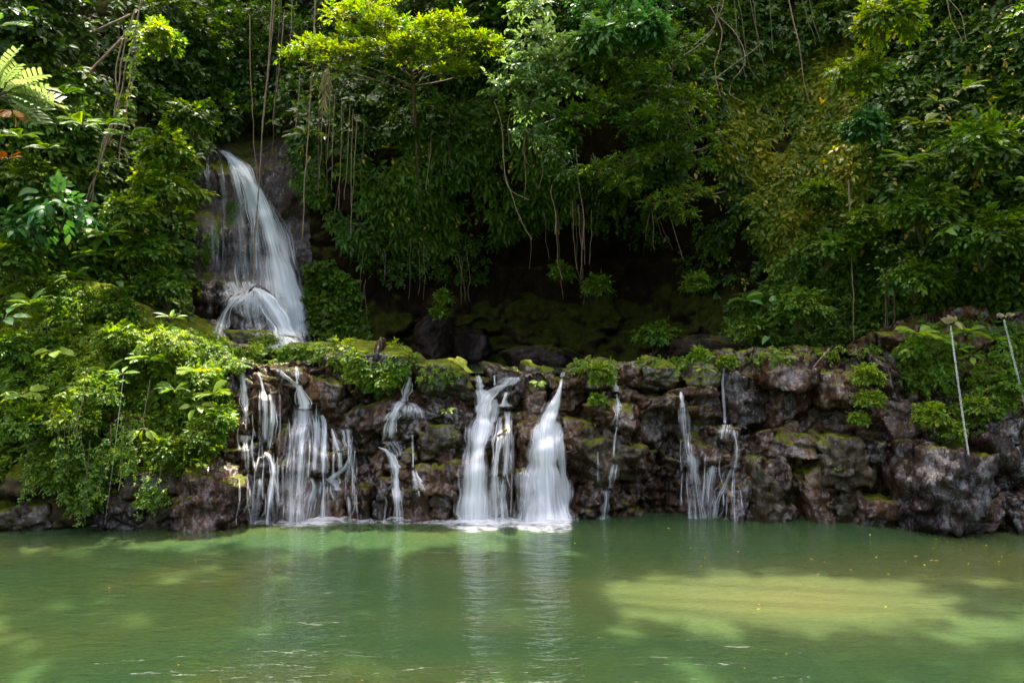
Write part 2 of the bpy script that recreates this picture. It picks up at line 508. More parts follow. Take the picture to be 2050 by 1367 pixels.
# ---------------------------------------------------------------- water
def pool_mat(name):
    m, out, N, L = new_mat(name)
    geo = N('NewGeometry'); pos = geo.outputs['Position']
    a = N('Mapping'); a.inputs['Scale'].default_value = (0.55, 1.0, 1); L(pos, a.inputs['Vector'])
    turb = noise_tex(N, L, a.outputs[0], 0.33, 4, 0.55, 0.6)
    c = ramp(N, [(0.3, (0.016, 0.042, 0.017)), (0.5, (0.026, 0.049, 0.016)), (0.72, (0.046, 0.054, 0.016))]); L(turb, c.inputs[0])
    # the sun spot's sandy-yellow glow painted into the water colour, right of the pool
    glow_map = N('Mapping', vector_type='TEXTURE'); glow_map.inputs['Location'].default_value = (3.8, 8.7, 0); glow_map.inputs['Scale'].default_value = (3.6, 1.9, 1); L(pos, glow_map.inputs['Vector'])
    gr = N('TexGradient', gradient_type='SPHERICAL'); L(glow_map.outputs[0], gr.inputs['Vector'])
    glow_fac = math_node(N, L, 'MULTIPLY', gr.outputs['Fac'], math_node(N, L, 'ADD', turb, 0.55), True)
    cc = mixc(N, L, glow_fac, c.outputs[0], (0.056, 0.062, 0.022))
    b = N('BsdfPrincipled', Roughness=0.05, IOR=1.6); L(cc, b.inputs['Base Color'])
    r1 = N('Mapping'); r1.inputs['Scale'].default_value = (1.0, 3.2, 1); L(pos, r1.inputs['Vector'])
    h1 = noise_tex(N, L, r1.outputs[0], 1.5, 3, 0.55, 0.8)
    r2 = N('Mapping'); r2.inputs['Scale'].default_value = (1.0, 3.0, 1); r2.inputs['Rotation'].default_value = (0, 0, 0.2); L(pos, r2.inputs['Vector'])
    h2 = noise_tex(N, L, r2.outputs[0], 5.5, 3, 0.6, 0.5)
    h = math_node(N, L, 'ADD', math_node(N, L, 'MULTIPLY', h1, 1.0), math_node(N, L, 'MULTIPLY', h2, 0.28))
    bp = N('Bump', Strength=0.5, Distance=0.05); L(h, bp.inputs['Height']); L(bp.outputs[0], b.inputs['Normal'])
    L(b.outputs[0], out.inputs[0])
    return m

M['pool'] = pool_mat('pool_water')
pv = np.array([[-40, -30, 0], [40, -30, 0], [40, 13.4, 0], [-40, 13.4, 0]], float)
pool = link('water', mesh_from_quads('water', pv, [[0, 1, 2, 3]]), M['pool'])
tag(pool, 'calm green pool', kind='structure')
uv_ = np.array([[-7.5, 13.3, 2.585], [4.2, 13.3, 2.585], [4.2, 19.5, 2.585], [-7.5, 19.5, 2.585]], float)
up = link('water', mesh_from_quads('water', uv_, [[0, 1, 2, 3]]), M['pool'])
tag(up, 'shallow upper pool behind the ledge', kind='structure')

# ---------------------------------------------------------------- boulders
TREES_BVH = {}


def bvh_of(V, F):
    return BVHTree.FromPolygons([tuple(v) for v in V], [tuple(int(i) for i in f) for f in F])


bvh_ledge = bvh_of(LV, LF)
bvh_bank = bvh_of(BV, BF)
bvh_cliff = bvh_of(CP, cliff_faces)
CAMV = Vector((0, 0, CAM_H))


def hit(px, py, trees):
    """first rock met by the line of sight through a pixel of the photograph: (point, normal) or None"""
    d = Vector(((px - CX) / FPX, 1.0, -(py - CY) / FPX)).normalized()
    best = None
    for t in trees:
        p, n, i, dist = t.ray_cast(CAMV, d)
        if p is not None and (best is None or dist < best[2]):
            if n.dot(d) > 0:
                n = -n
            best = (p, n, dist)
    return best


_bm = bmesh.new()
bmesh.ops.create_icosphere(_bm, subdivisions=5, radius=1.0)
ICO_V = np.array([v.co[:] for v in _bm.verts]); ICO_F = np.array([[v.index for v in f.verts] for f in _bm.faces])
_bm.free()


def boulder_form(seed, size, planes=13, sharp=16, rough=0.035, lean=0.0, ribs=0.0):
    rg = np.random.default_rng(seed)
    m = norm(rg.normal(size=(planes, 3)))
    m = np.concatenate([m, np.array([[0, -1, 0.1], [0, 0, 1], [1, -.2, 0], [-1, -.2, 0], [0, 0, -1], [0, 1, 0]], float) + rg.normal(size=(6, 3)) * 0.22])
    m = norm(m)
    d = np.concatenate([rg.uniform(0.78, 1.05, planes), np.full(6, 0.8)])
    q = np.maximum(ICO_V @ m.T, 0) / d[None, :]
    r = (q ** sharp).sum(1) ** (-1.0 / sharp)
    P = ICO_V * r[:, None]
    P = P * np.asarray(size)[None, :]
    off = rg.uniform(0, 60, 3)
    Wp = P + 0.05 * np.stack([fbm(P * 2.5 + off, 2, 1), fbm(P * 2.5 + off, 2, 2), fbm(P * 2.5 + off, 2, 3)], 1)
    k = min(size)
    dd = rough * (0.5 * fbm((P + off) * 2.2, 3, seed) + 1.1 * blocks(Wp + off, (0.34, 0.34, 0.2), seed + 9, tilt=1.4, crack=0.4, crack_w=0.08)) + 0.4 * rough * fbm((P + off) * 9, 3, seed + 5, 0.6)
    P = P + norm(ICO_V) * (dd * (0.5 + k))[:, None]
    if lean:
        P[:, 0] += lean * P[:, 2]
    return P


ROCKS = []
# px box of each boulder, material, how far it stands proud, what it looks like
BOULDERS = [
    (377, 940, 497, 1052, 'wet_rock', 0.5, 'large sloping wet boulder at the waterline left of the thinnest left falls'),
    (448, 842, 518, 890, 'wet_rock', 0.45, 'flat-topped wet block catching the leftmost trickle'),
    (440, 890, 520, 940, 'wet_rock', 0.25, 'dark rock below the flat-topped block of the leftmost trickle'),
    (520, 790, 565, 890, 'wet_rock', 0.25, 'tall square rock between two thin left falls'),
    (520, 905, 560, 1045, 'dark_rock', 0.25, 'dark upright rock at the foot of the second left trickle'),
    (560, 850, 650, 1050, 'wet_rock', 0.12, 'broad brown rock face under the veil of the left cascade'),
    (609, 752, 702, 815, 'wet_rock', 0.45, 'rounded dark boulder below the lip right of the left cascade'),
    (560, 735, 615, 775, 'wet_rock', 0.3, 'small broken rock at the lip beside the left cascade'),
    (460, 728, 520, 765, 'wet_rock', 0.3, 'small wet rock at the lip above the leftmost trickle'),
    (640, 965, 705, 1045, 'wet_rock', 0.3, 'low wet rock at the waterline right of the left cascade'),
    (690, 815, 782, 872, 'wet_rock', 0.4, 'jumbled wet rock under the mossy clump left of the umbrella fall'),
    (696, 878, 748, 955, 'olive_rock', 0.3, 'brown rounded boulder left of the umbrella fall'),
    (734, 905, 775, 975, 'wet_rock', 0.35, 'angular dark wedge left of the umbrella fall'),
    (700, 965, 744, 1040, 'wet_rock', 0.4, 'wet upright boulder at the waterline with an orange leaf'),
    (738, 975, 790, 1045, 'dark_rock', 0.3, 'dark waterline boulder left of the umbrella fall foot'),
    (770, 808, 856, 842, 'dark_rock', 0.45, 'domed rock the umbrella fall breaks on'),
    (800, 836, 866, 872, 'pale_rock', 0.5, 'pale diamond-shaped rock under the umbrella fall'),
    (828, 722, 940, 806, 'mossy_rock', 0.35, 'big yellow-mossed boulder on the lip left of the central fall'),
    (866, 818, 950, 872, 'dark_rock', 0.35, 'smooth dark shelf left of the central fall'),
    (832, 860, 940, 938, 'olive_rock', 0.22, 'hollow brown rock face left of the central fall'),
    (834, 924, 938, 988, 'wet_rock', 0.42, 'long wet slab left of the central fall, above the waterline rocks'),
    (864, 978, 912, 1030, 'pale_rock', 0.35, 'pale rounded rock at the waterline left of the central fall'),
    (806, 985, 872, 1042, 'wet_rock', 0.4, 'wet waterline boulder right of the umbrella fall foot'),
    (908, 985, 940, 1040, 'wet_rock', 0.3, 'flat grey waterline rock against the central fall'),
    (1000, 745, 1048, 830, 'dark_rock', 0.3, 'dark steep rock right of the central fall lip'),
    (1038, 734, 1098, 800, 'mossy_rock', 0.4, 'moss-capped boulder on the lip between the two large falls'),
    (1042, 788, 1100, 845, 'pale_rock', 0.4, 'pinkish smooth boulder between the two large falls'),
    (1030, 840, 1078, 950, 'wet_rock', 0.3, 'brown rock between the two large falls, halfway down'),
    (985, 860, 1032, 1040, 'wet_rock', 0.25, 'upright wet rock under the veil right of the central fall'),
    (1028, 935, 1075, 1045, 'olive_rock', 0.25, 'brown waterline rock between the two large falls'),
    (1139, 722, 1174, 785, 'mossy_rock', 0.4, 'narrow mossy boulder on the lip right of the right large fall'),
    (1172, 722, 1225, 782, 'mossy_rock', 0.35, 'leafy mossy block on the lip beside the third thin fall'),
    (1130, 840, 1185, 900, 'wet_rock', 0.4, 'brown rounded rock right of the right large fall'),
    (1225, 722, 1296, 775, 'wet_rock', 0.35, 'grey lip stone right of the third thin fall'),
    (1285, 726, 1356, 782, 'mossy_rock', 0.4, 'sloping green slab beside the dark hollow'),
    (1203, 808, 1276, 858, 'wet_rock', 0.45, 'rounded boulder halfway down the third thin fall'),
    (1150, 858, 1288, 965, 'olive_rock', 0.3, 'broad olive rock face under the third thin fall'),
    (1275, 790, 1332, 875, 'wet_rock', 0.4, 'jagged brown boulder between the third and fourth thin falls'),
    (1375, 725, 1440, 790, 'mossy_rock', 0.4, 'mossy lip boulder right of the dark hollow'),
    (1385, 888, 1440, 935, 'wet_rock', 0.4, 'pinkish rounded rock between the fourth and fifth thin falls'),
    (1420, 752, 1530, 860, 'dark_rock', 0.3, 'smooth dark rock wall beside the fifth thin fall'),
    (1430, 855, 1480, 900, 'wet_rock', 0.4, 'wet rock the fifth thin fall splashes on'),
    (1452, 965, 1496, 1042, 'dark_rock', 0.35, 'dark boulder at the waterline right of the fifth thin fall'),
    (1496, 945, 1560, 1042, 'olive_rock', 0.35, 'olive mossy waterline boulder near the fallen red leaf'),
    (1533, 868, 1632, 915, 'wet_rock', 0.5, 'overhanging brown rock shelf right of the fifth thin fall'),
    (1520, 710, 1640, 790, 'wet_rock', 0.3, 'brown rock below the mossy lip with the twig'),
    (1634, 745, 1722, 822, 'wet_rock', 0.4, 'big broken boulder left of the hanging yellow-green creeper'),
    (1606, 935, 1660, 1045, 'wet_rock', 0.3, 'streaked upright rock at the waterline'),
    (1630, 870, 1735, 985, 'olive_rock', 0.45, 'big smooth olive boulder right of the jagged rock slope'),
    (1653, 978, 1745, 1048, 'olive_rock', 0.35, 'olive waterline slope below the big smooth boulder'),
    (1725, 885, 1790, 960, 'dark_rock', 0.2, 'black recessed rock beside the big smooth boulder'),
    (1758, 805, 1816, 895, 'pale_rock', 0.4, 'grey triangular rock below the shiny dark column'),
    (1760, 728, 1800, 815, 'dark_rock', 0.35, 'shiny dark column of wet rock left of the right creeper tuft'),
    (1782, 880, 1852, 960, 'dark_rock', 0.35, 'dark shelf rock above the huge rounded boulder'),
    (1805, 895, 1955, 1042, 'dark_rock', 0.6, 'huge smooth dark boulder left of the waterspout foot'),
    (1700, 990, 1820, 1046, 'wet_rock', 0.3, 'rough low rocks along the waterline below the huge boulder'),
    (1925, 790, 2010, 870, 'pale_rock', 0.45, 'grey rounded rock right of the waterspout'),
    (1940, 835, 2040, 920, 'dark_rock', 0.5, 'black undercut boulder right of the waterspout'),
    (1950, 892, 2070, 990, 'dark_rock', 0.55, 'wide dark boulder at the right edge above the waterline'),
    (1900, 990, 2000, 1044, 'wet_rock', 0.45, 'wet waterline rock the waterspout lands on'),
    (1990, 980, 2080, 1046, 'dark_rock', 0.4, 'dark waterline rock at the right edge'),
    (300, 985, 385, 1050, 'olive_rock', 0.4, 'low brown rock at the foot of the green mound'),
    (205, 990, 310, 1050, 'dark_rock', 0.25, 'grey rock behind the foot of the left waterspout'),
    (-30, 1005, 110, 1056, 'olive_rock', 0.45, 'low slanting rocks at the waterline below the left bank'),
    (250, 940, 340, 1005, 'olive_rock', 0.15, 'brown rock under the hanging leaves of the green mound'),
]
for i, (x0, y0, x1, y1, mat, proud, lab) in enumerate(BOULDERS):
    if y1 >= 1034:
        y1 = 1078                                   # runs on under the water
    cx_, cy_ = (x0 + x1) / 2, (y0 + y1) / 2
    h = hit(cx_, cy_, [bvh_ledge, bvh_bank])
    D = h[0].y if h else 12.6
    D = min(max(D, 11.7), 13.4)
    sx = (x1 - x0) / 2 / FPX * D * 1.3; sz = (y1 - y0) / 2 / FPX * D * 1.25
    sy = 0.55 * (sx + sz) * 0.9 + 0.1
    c = at(cx_, cy_, D); c[1] += sy * (0.72 - proud)
    P = boulder_form(500 + i, (sx, sy, sz), lean=random.uniform(-0.15, 0.15), planes=random.choice((7, 9, 12)), sharp=random.choice((30, 50, 70)), rough=0.05)
    me = mesh_from_quads('boulder', P, ICO_F)
    o = link('boulder', me, M[mat], loc=tuple(c))
    tag(o, lab, 'boulder', 'boulders of the rock ledge')
    ROCKS.append((P + c, ICO_F))
# rocks round the foot of the main fall and the cliff
for i, (x0, y0, x1, y1, D, mat, lab) in enumerate([
    (452, 578, 560, 700, 17.0, 'dark_rock', 'dark pointed rock the main waterfall parts around'),
    (385, 560, 455, 680, 17.2, 'dark_rock', 'dark shiny rock left of the foot of the main waterfall'),
    (385, 640, 450, 700, 16.6, 'dark_rock', 'low purple-black rock left of the main waterfall pool'),
    (440, 664, 600, 722, 15.6, 'mossy_rock', 'long mossy rock in front of the main waterfall'),
    (570, 690, 760, 730, 14.6, 'mossy_rock', 'low brown mossy slab behind the ledge'),
    (430, 690, 520, 730, 14.2, 'wet_rock', 'wet grey stone in the stream above the leftmost trickle'),
    (690, 690, 850, 780, 13.2, 'mossy_rock', 'mossy hump with small bright plants left of the umbrella fall'),
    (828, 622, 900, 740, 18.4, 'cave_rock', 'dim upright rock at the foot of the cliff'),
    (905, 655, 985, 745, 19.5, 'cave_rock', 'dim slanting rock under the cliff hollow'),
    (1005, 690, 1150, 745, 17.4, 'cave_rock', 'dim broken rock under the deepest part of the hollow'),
    (1330, 670, 1480, 730, 15.9, 'cave_rock', 'dim rock below the creepers right of the hollow'),
]):
    cx_, cy_ = (x0 + x1) / 2, (y0 + y1) / 2
    sx = (x1 - x0) / 2 / FPX * D * 1.12; sz = (y1 - y0) / 2 / FPX * D * 1.12
    c = at(cx_, cy_, D)
    P = boulder_form(900 + i, (sx, 0.5 * (sx + sz), sz), sharp=14)
    me = mesh_from_quads('boulder', P, ICO_F)
    tag(link('boulder', me, M[mat], loc=tuple(c)), lab, 'boulder', 'boulders at the foot of the cliff')
    ROCKS.append((P + c, ICO_F))

_rv, _rf, _k = [], [], 0
for P, F in ROCKS:
    _rv.append(P); _rf.append(F + _k); _k += len(P)
bvh_rocks = bvh_of(np.concatenate(_rv), np.concatenate(_rf))
ALLROCK = [bvh_ledge, bvh_bank, bvh_cliff, bvh_rocks]

# ---------------------------------------------------------------- falling water
def fall_mat(name, tone, su=26.0, sv=0.55):
    m, out, N, L = new_mat(name)
    uv = N('UVMap')
    d = N('Attribute', attribute_name='dens')
    mp = N('Mapping'); mp.inputs['Scale'].default_value = (su, sv, 1); L(uv.outputs[0], mp.inputs['Vector'])
    s1 = noise_tex(N, L, mp.outputs[0], 1.0, 4, 0.65, 0.25)
    mp2 = N('Mapping'); mp2.inputs['Scale'].default_value = (su * 0.25, sv * 0.9, 1); L(uv.outputs[0], mp2.inputs['Vector'])
    s2 = noise_tex(N, L, mp2.outputs[0], 1.0, 3, 0.6, 0.3)
    s = math_node(N, L, 'ADD', math_node(N, L, 'MULTIPLY', s1, 0.6), math_node(N, L, 'MULTIPLY', s2, 0.4))
    mr = N('MapRange'); L(s, mr.inputs[0]); mr.inputs[1].default_value = 0.30; mr.inputs[2].default_value = 0.70
    t = math_node(N, L, 'SUBTRACT', math_node(N, L, 'ADD', mr.outputs[0], math_node(N, L, 'MULTIPLY', d.outputs['Fac'], 1.5)), 1.0)
    al = N('MapRange', interpolation_type='SMOOTHSTEP'); L(t, al.inputs[0]); al.inputs[1].default_value = -0.15; al.inputs[2].default_value = 1.05
    b = N('BsdfPrincipled', Roughness=0.45); b.inputs['Base Color'].default_value = (*tone, 1)
    tr = N('BsdfTranslucent'); tr.inputs['Color'].default_value = (*tone, 1)
    mx = N('MixShader'); mx.inputs[0].default_value = 0.35; L(b.outputs[0], mx.inputs[1]); L(tr.outputs[0], mx.inputs[2])
    tp = N('BsdfTransparent')
    m2 = N('MixShader'); L(math_node(N, L, 'MULTIPLY', al.outputs[0], 0.96), m2.inputs[0]); L(tp.outputs[0], m2.inputs[1]); L(mx.outputs[0], m2.inputs[2])
    L(m2.outputs[0], out.inputs[0])
    return m

M['fall'] = fall_mat('white_falling_water', (0.86, 0.88, 0.90))
M['main_fall'] = fall_mat('shaded_falling_water', (0.84, 0.89, 0.91), su=16.0, sv=0.30)
M['foam'] = fall_mat('foam', (0.9, 0.91, 0.92), su=5.0, sv=7.0)


def ribbon(path, widths, dens, off=0.035, across=13, lo=11.45, hi=13.9, free=True, edge=2.2, bulge=0.03, seed=0, trees=None):
    """a sheet of water that runs down the rock along a path; it never falls back into an undercut"""
    P = np.array(path, float)
    seg = np.concatenate([[0], np.cumsum(np.linalg.norm(np.diff(P, axis=0), axis=1))])
    n = max(int(seg[-1] / 5.0), 6)
    sp = smooth_path(P, n)
    tt = np.linspace(0, 1, n)
    w = np.interp(tt, np.linspace(0, 1, len(widths)), widths)
    de = np.interp(tt, np.linspace(0, 1, len(dens)), dens)
    us = np.linspace(-1, 1, across)
    PX = sp[:, 0:1] + us[None, :] * w[:, None] / 2
    PY = np.repeat(sp[:, 1:2], across, 1)
    D = np.full((n, across), np.nan)
    for i in range(n):
        for k in range(across):
            h = hit(PX[i, k], PY[i, k], trees or ALLROCK)
            if h and lo - 0.6 <= h[0].y <= hi + 1.2:
                D[i, k] = h[0].y
    for k in range(across):
        col = D[:, k]
        ok = ~np.isnan(col)
        D[:, k] = np.interp(np.arange(n), np.where(ok)[0], col[ok]) if ok.any() else (lo + hi) / 2
    D = np.clip(D, lo, hi)
    if free:
        D = np.minimum.accumulate(D, axis=0)
    for _ in range(3):
        E = np.pad(D, 1, mode='edge')
        D = np.minimum(D, (E[:-2, 1:-1] + E[2:, 1:-1] + E[1:-1, :-2] + E[1:-1, 2:] + 2 * E[1:-1, 1:-1]) / 6) if _ < 2 else (E[:-2, 1:-1] + E[2:, 1:-1] + E[1:-1, :-2] + E[1:-1, 2:] + E[1:-1, 1:-1]) / 5
    D = D - off - bulge * (1 - us[None, :] ** 2)
    V = np.stack([(PX - CX) / FPX * D, D, np.maximum(CAM_H - (PY - CY) / FPX * D, 0.004)], 2)
    ln = np.concatenate([[0], np.cumsum(np.linalg.norm(np.diff(V[:, across // 2], axis=0), axis=1))])
    uu = us[None, :] * (w[:, None] / 2 / FPX * D.mean()) * (0.35 + 0.65 * w.mean() / np.maximum(w[:, None], 1)) + seed * 3.7
    uv = np.stack([uu, np.repeat(ln[:, None], across, 1) + seed * 1.3], 2)
    dd = de[:, None] * (1 - np.abs(us[None, :]) ** edge)
    return V.reshape(-1, 3), grid_faces(n, across), uv.reshape(-1, 2), dd.reshape(-1)


def water_mesh(name, parts):
    V, Q, U, Dn, k = [], [], [], [], 0
    for v, q, u, d in parts:
        V.append(v); Q.append(q + k); U.append(u); Dn.append(d); k += len(v)
    return mesh_from_quads(name, np.concatenate(V), np.concatenate(Q), uv=np.concatenate(U), dens=np.concatenate(Dn))


def threads(x0, x1, y0, y1, n, seed):
    rg = np.random.default_rng(seed)
    out = []
    for _ in range(n):
        x = rg.uniform(x0, x1); y = rg.uniform(y0, y1); l = rg.uniform(35, 120)
        out.append(([(x, y), (x + rg.uniform(-4, 4), y + l * 0.5), (x + rg.uniform(-8, 8), min(y + l, 1036))], [rg.uniform(2, 4), rg.uniform(4, 8), rg.uniform(6, 14)], [.5, .5, .3]))
    return out


def waterfall(label, strands, mat='fall', group='falls over the rock ledge', name='waterfall', cat='waterfall', fil=1.0, **kw):
    """each strand is a soft veil with many fine filaments of water over it"""
    parts = []
    rg = np.random.default_rng(len(label) * 7 + 1)
    kw.setdefault('edge', 1.3)
    for i, s in enumerate(strands):
        path, wd, de = s[:3]
        if path[-1][1] >= 1030:
            path = list(path) + [(path[-1][0], 1050)]; wd = list(wd) + [wd[-1] * 1.08]; de = list(de) + [de[-1]]
        extra = dict(kw); extra.update(s[3] if len(s) > 3 else {})
        lay = extra.pop('layers', 1)
        sp = smooth_path(path, 24)
        t24 = np.linspace(0, 1, 24)
        w24 = np.interp(t24, np.linspace(0, 1, len(wd)), wd); d24 = np.interp(t24, np.linspace(0, 1, len(de)), de)
        pn = np.stack([t24 * 7 + i * 3.1, t24 * 0 + len(label), t24 * 0], 1)
        w24 = w24 * (1 + 0.45 * fbm(pn, 3, 3)); d24 = np.clip(d24 * (1 + 0.22 * fbm(pn * 1.3, 3, 9)), 0, 1)
        fade = np.clip(t24 / 0.06 + 0.25, 0, 1) * np.clip((1 - t24) / 0.10 + (1.0 if path[-1][1] > 1020 else 0.1), 0, 1)
        off = extra.pop('off', 0.035)
        for l in range(lay):
            parts.append(ribbon(path, list(w24 * (1.3 - 0.2 * l)), list(d24 ** 0.6 * fade * (0.86 + 0.05 * l)), off=off + 0.03 * l, seed=i * 3 + l + len(label), **extra))
        m = int((1 + min(w24.mean(), 24) / 8.0 + max(w24.mean() - 24, 0) / 22.0) * fil)
        for k in range(m):
            f = rg.uniform(-0.46, 0.46)
            t0 = 0 if rg.random() < 0.6 else rg.uniform(0, 0.45); t1 = 1 if rg.random() < 0.6 else rg.uniform(0.6, 1)
            if t1 - t0 < 0.3:
                t0, t1 = 0, 1
            t = np.linspace(t0, t1, 16)
            x = np.interp(t, t24, sp[:, 0] + f * w24 + 0.05 * w24 * np.sin(t24 * rg.uniform(2, 7) + rg.uniform(0, 6)))
            y = np.interp(t, t24, sp[:, 1])
            ww = rg.uniform(2.5, 6.0) + 0.14 * w24.mean() * rg.uniform(0.3, 1.0)
            dd = np.interp(t, t24, d24) * rg.uniform(0.55, 1.1) * np.clip(np.linspace(0, 1, 16) / 0.12 + 0.15, 0, 1) * np.clip(np.linspace(1, 0, 16) / 0.25 + (0.8 if y[-1] > 1010 else 0), 0, 1)
            parts.append(ribbon(np.stack([x, y], 1), [ww * 0.7, ww, ww * 1.2], list(dd), off=off + rg.uniform(0.02, 0.09), across=5, seed=i * 31 + k, **{**extra, 'edge': 1.0, 'bulge': 0.01}))
    return tag(link(name, water_mesh(name, parts), M[mat]), label, cat, group)


waterfall('leftmost thin broken trickle dropping onto a flat-topped block', [
    ([(484, 742), (487, 775), (491, 815), (493, 850)], [9, 16, 22, 30], [.75, .7, .6, .35]),
    ([(490, 868), (492, 900), (495, 945)], [34, 34, 30], [.65, .5, .35]),
    ([(500, 945), (504, 990), (505, 1036)], [14, 18, 20], [.55, .5, .35])] + threads(472, 512, 760, 990, 10, 1))
waterfall('pair of thin left trickles joining above a dark upright rock', [
    ([(515, 742), (526, 775), (531, 830), (530, 890)], [8, 11, 15, 20], [.8, .75, .6, .4]),
    ([(540, 786), (546, 820), (544, 860), (538, 905)], [10, 24, 26, 18], [.6, .65, .6, .4]),
    ([(560, 786), (561, 850), (557, 930)], [6, 6, 6], [.5, .45, .3]),
    ([(527, 902), (540, 915), (547, 945), (541, 990), (536, 1036)], [10, 16, 18, 16, 20], [.75, .8, .75, .7, .5]),
    ([(520, 955), (515, 1000), (512, 1036)], [26, 30, 34], [.5, .4, .3])] + threads(516, 560, 770, 1000, 11, 2))
waterfall('stepped left cascade spreading into a wide brownish veil', [
    ([(593, 732), (594, 755), (596, 772)], [7, 8, 12], [.85, .9, .9]),
    ([(551, 735), (566, 750), (585, 765), (598, 775)], [14, 18, 14, 12], [.8, .8, .75, .7]),
    ([(597, 768), (603, 790), (609, 808), (607, 822)], [12, 20, 24, 28], [.95, .98, .98, .9]),
    ([(607, 815), (605, 850), (603, 900), (600, 960), (600, 1036)], [34, 30, 26, 26, 34], [.95, .9, .75, .55, .5]),
    ([(600, 830), (592, 870), (585, 940), (582, 1036)], [40, 60, 64, 60], [.55, .5, .45, .45]),
    ([(628, 826), (634, 860), (633, 905), (630, 950)], [26, 26, 24, 22], [.6, .65, .6, .4]),
    ([(643, 828), (650, 850), (648, 890), (645, 955)], [9, 16, 24, 26], [.8, .85, .7, .5])] + threads(572, 660, 790, 1000, 16, 3))
waterfall('curtain of fine threads right of the left cascade, stepping down to the pool', [
    ([(664, 855), (672, 880), (680, 910), (680, 945)], [8, 18, 24, 22], [.6, .65, .6, .5]),
    ([(695, 856), (698, 890), (699, 915)], [32, 30, 22], [.55, .6, .4]),
    ([(702, 908), (692, 935), (672, 950), (655, 965)], [10, 12, 18, 24], [.75, .85, .8, .6]),
    ([(660, 955), (672, 970), (678, 985)], [40, 30, 30], [.7, .7, .4]),
    ([(622, 955), (628, 975), (622, 1000), (616, 1036)], [24, 30, 26, 26], [.8, .75, .6, .55]),
    ([(650, 960), (646, 1000), (643, 1036)], [30, 40, 46], [.6, .5, .45]),
    ([(697, 990), (699, 1015), (700, 1036)], [8, 12, 16], [.5, .55, .4])] + threads(640, 715, 790, 1000, 16, 4))
waterfall('umbrella-shaped fall breaking over a domed rock', [
    ([(822, 752), (815, 780), (806, 808)], [12, 18, 22], [.85, .85, .8]),
    ([(806, 800), (792, 822), (783, 850), (779, 882)], [20, 34, 34, 30], [.9, .85, .7, .4]),
    ([(812, 804), (826, 808), (838, 820), (846, 842)], [16, 24, 30, 26], [.7, .65, .5, .3]),
    ([(815, 806), (812, 822), (810, 840)], [30, 46, 56], [.6, .5, .3]),
    ([(755, 893), (775, 903), (786, 920), (790, 940)], [12, 18, 20, 22], [.8, .9, .9, .85]),
    ([(790, 925), (793, 960), (794, 1000), (796, 1036)], [20, 16, 16, 26], [.9, .88, .8, .6]),
    ([(780, 880), (795, 900), (800, 915)], [60, 50, 36], [.5, .45, .35])] + threads(770, 815, 830, 1000, 7, 5))
waterfall('slender thread falling from the pale diamond-shaped rock', [
    ([(826, 866), (827, 900), (827, 940)], [10, 6, 8], [.7, .85, .7]),
    ([(827, 938), (832, 960), (837, 985)], [12, 28, 34], [.8, .55, .3]),
    ([(838, 980), (839, 995)], [6, 6], [.6, .4])])
waterfall('tall dense white central fall, broadest of the ledge', [
    ([(956, 748), (960, 770), (962, 790)], [10, 18, 20], [.7, .75, .7]),
    ([(990, 748), (991, 775)], [4, 5], [.6, .6]),
    ([(1028, 752), (1018, 764), (1008, 774)], [44, 34, 30], [.65, .7, .6]),
    ([(1020, 768), (1002, 774), (986, 786), (972, 806), (968, 840)], [14, 20, 26, 36, 40], [.85, .9, .9, .9, .7]),
    ([(962, 776), (970, 800), (965, 840), (957, 900), (953, 970), (951, 1038)], [24, 44, 54, 52, 48, 58], [.9, 1, 1, .98, .98, 1], {'lo': 11.95, 'bulge': .1, 'layers': 2}),
    ([(990, 796), (986, 830), (975, 880)], [26, 24, 20], [.9, .75, .5]),
    ([(944, 850), (938, 920), (932, 1000), (930, 1038)], [30, 36, 40, 44], [.5, .5, .5, .6])], edge=1.8)
waterfall('thin ragged veil beside the central fall, over stepped rock', [
    ([(1016, 782), (1010, 800), (1008, 818)], [10, 18, 26], [.8, .85, .85]),
    ([(1000, 832), (998, 870), (992, 930), (988, 960)], [26, 26, 24, 26], [.75, .7, .6, .5]),
    ([(1015, 820), (1017, 860), (1014, 920), (1008, 960)], [22, 28, 28, 26], [.7, .65, .5, .45]),
    ([(990, 950), (990, 990), (992, 1036)], [26, 30, 32], [.8, .65, .6]),
    ([(1008, 955), (1007, 1000), (1010, 1036)], [14, 18, 24], [.7, .65, .55]),
    ([(1026, 860), (1024, 950), (1022, 1036)], [14, 12, 14], [.35, .3, .25])] + threads(985, 1032, 820, 1000, 9, 6))
waterfall('right large white fall fanning out wider towards its foot', [
    ([(1104, 748), (1096, 752)], [30, 28], [.5, .45]),
    ([(1128, 742), (1126, 756)], [18, 16], [.75, .75]),
    ([(1126, 752), (1119, 785), (1106, 820), (1096, 850), (1092, 890), (1092, 950), (1096, 1038)], [6, 22, 34, 44, 58, 82, 114], [.9, .98, .98, 1, .97, .93, .97], {'bulge': .1, 'lo': 11.95, 'layers': 2}),
    ([(1112, 800), (1098, 840), (1084, 868), (1076, 910)], [20, 36, 40, 40], [.9, .95, .85, .5]),
    ([(1085, 850), (1073, 900), (1062, 970), (1056, 1038)], [24, 44, 50, 52], [.9, .75, .6, .65]),
    ([(1112, 840), (1122, 900), (1130, 970), (1132, 1038)], [20, 26, 24, 30], [.9, .85, .75, .85]),
    ([(1048, 930), (1044, 985), (1042, 1036)], [24, 34, 40], [.4, .4, .4])], edge=1.8)
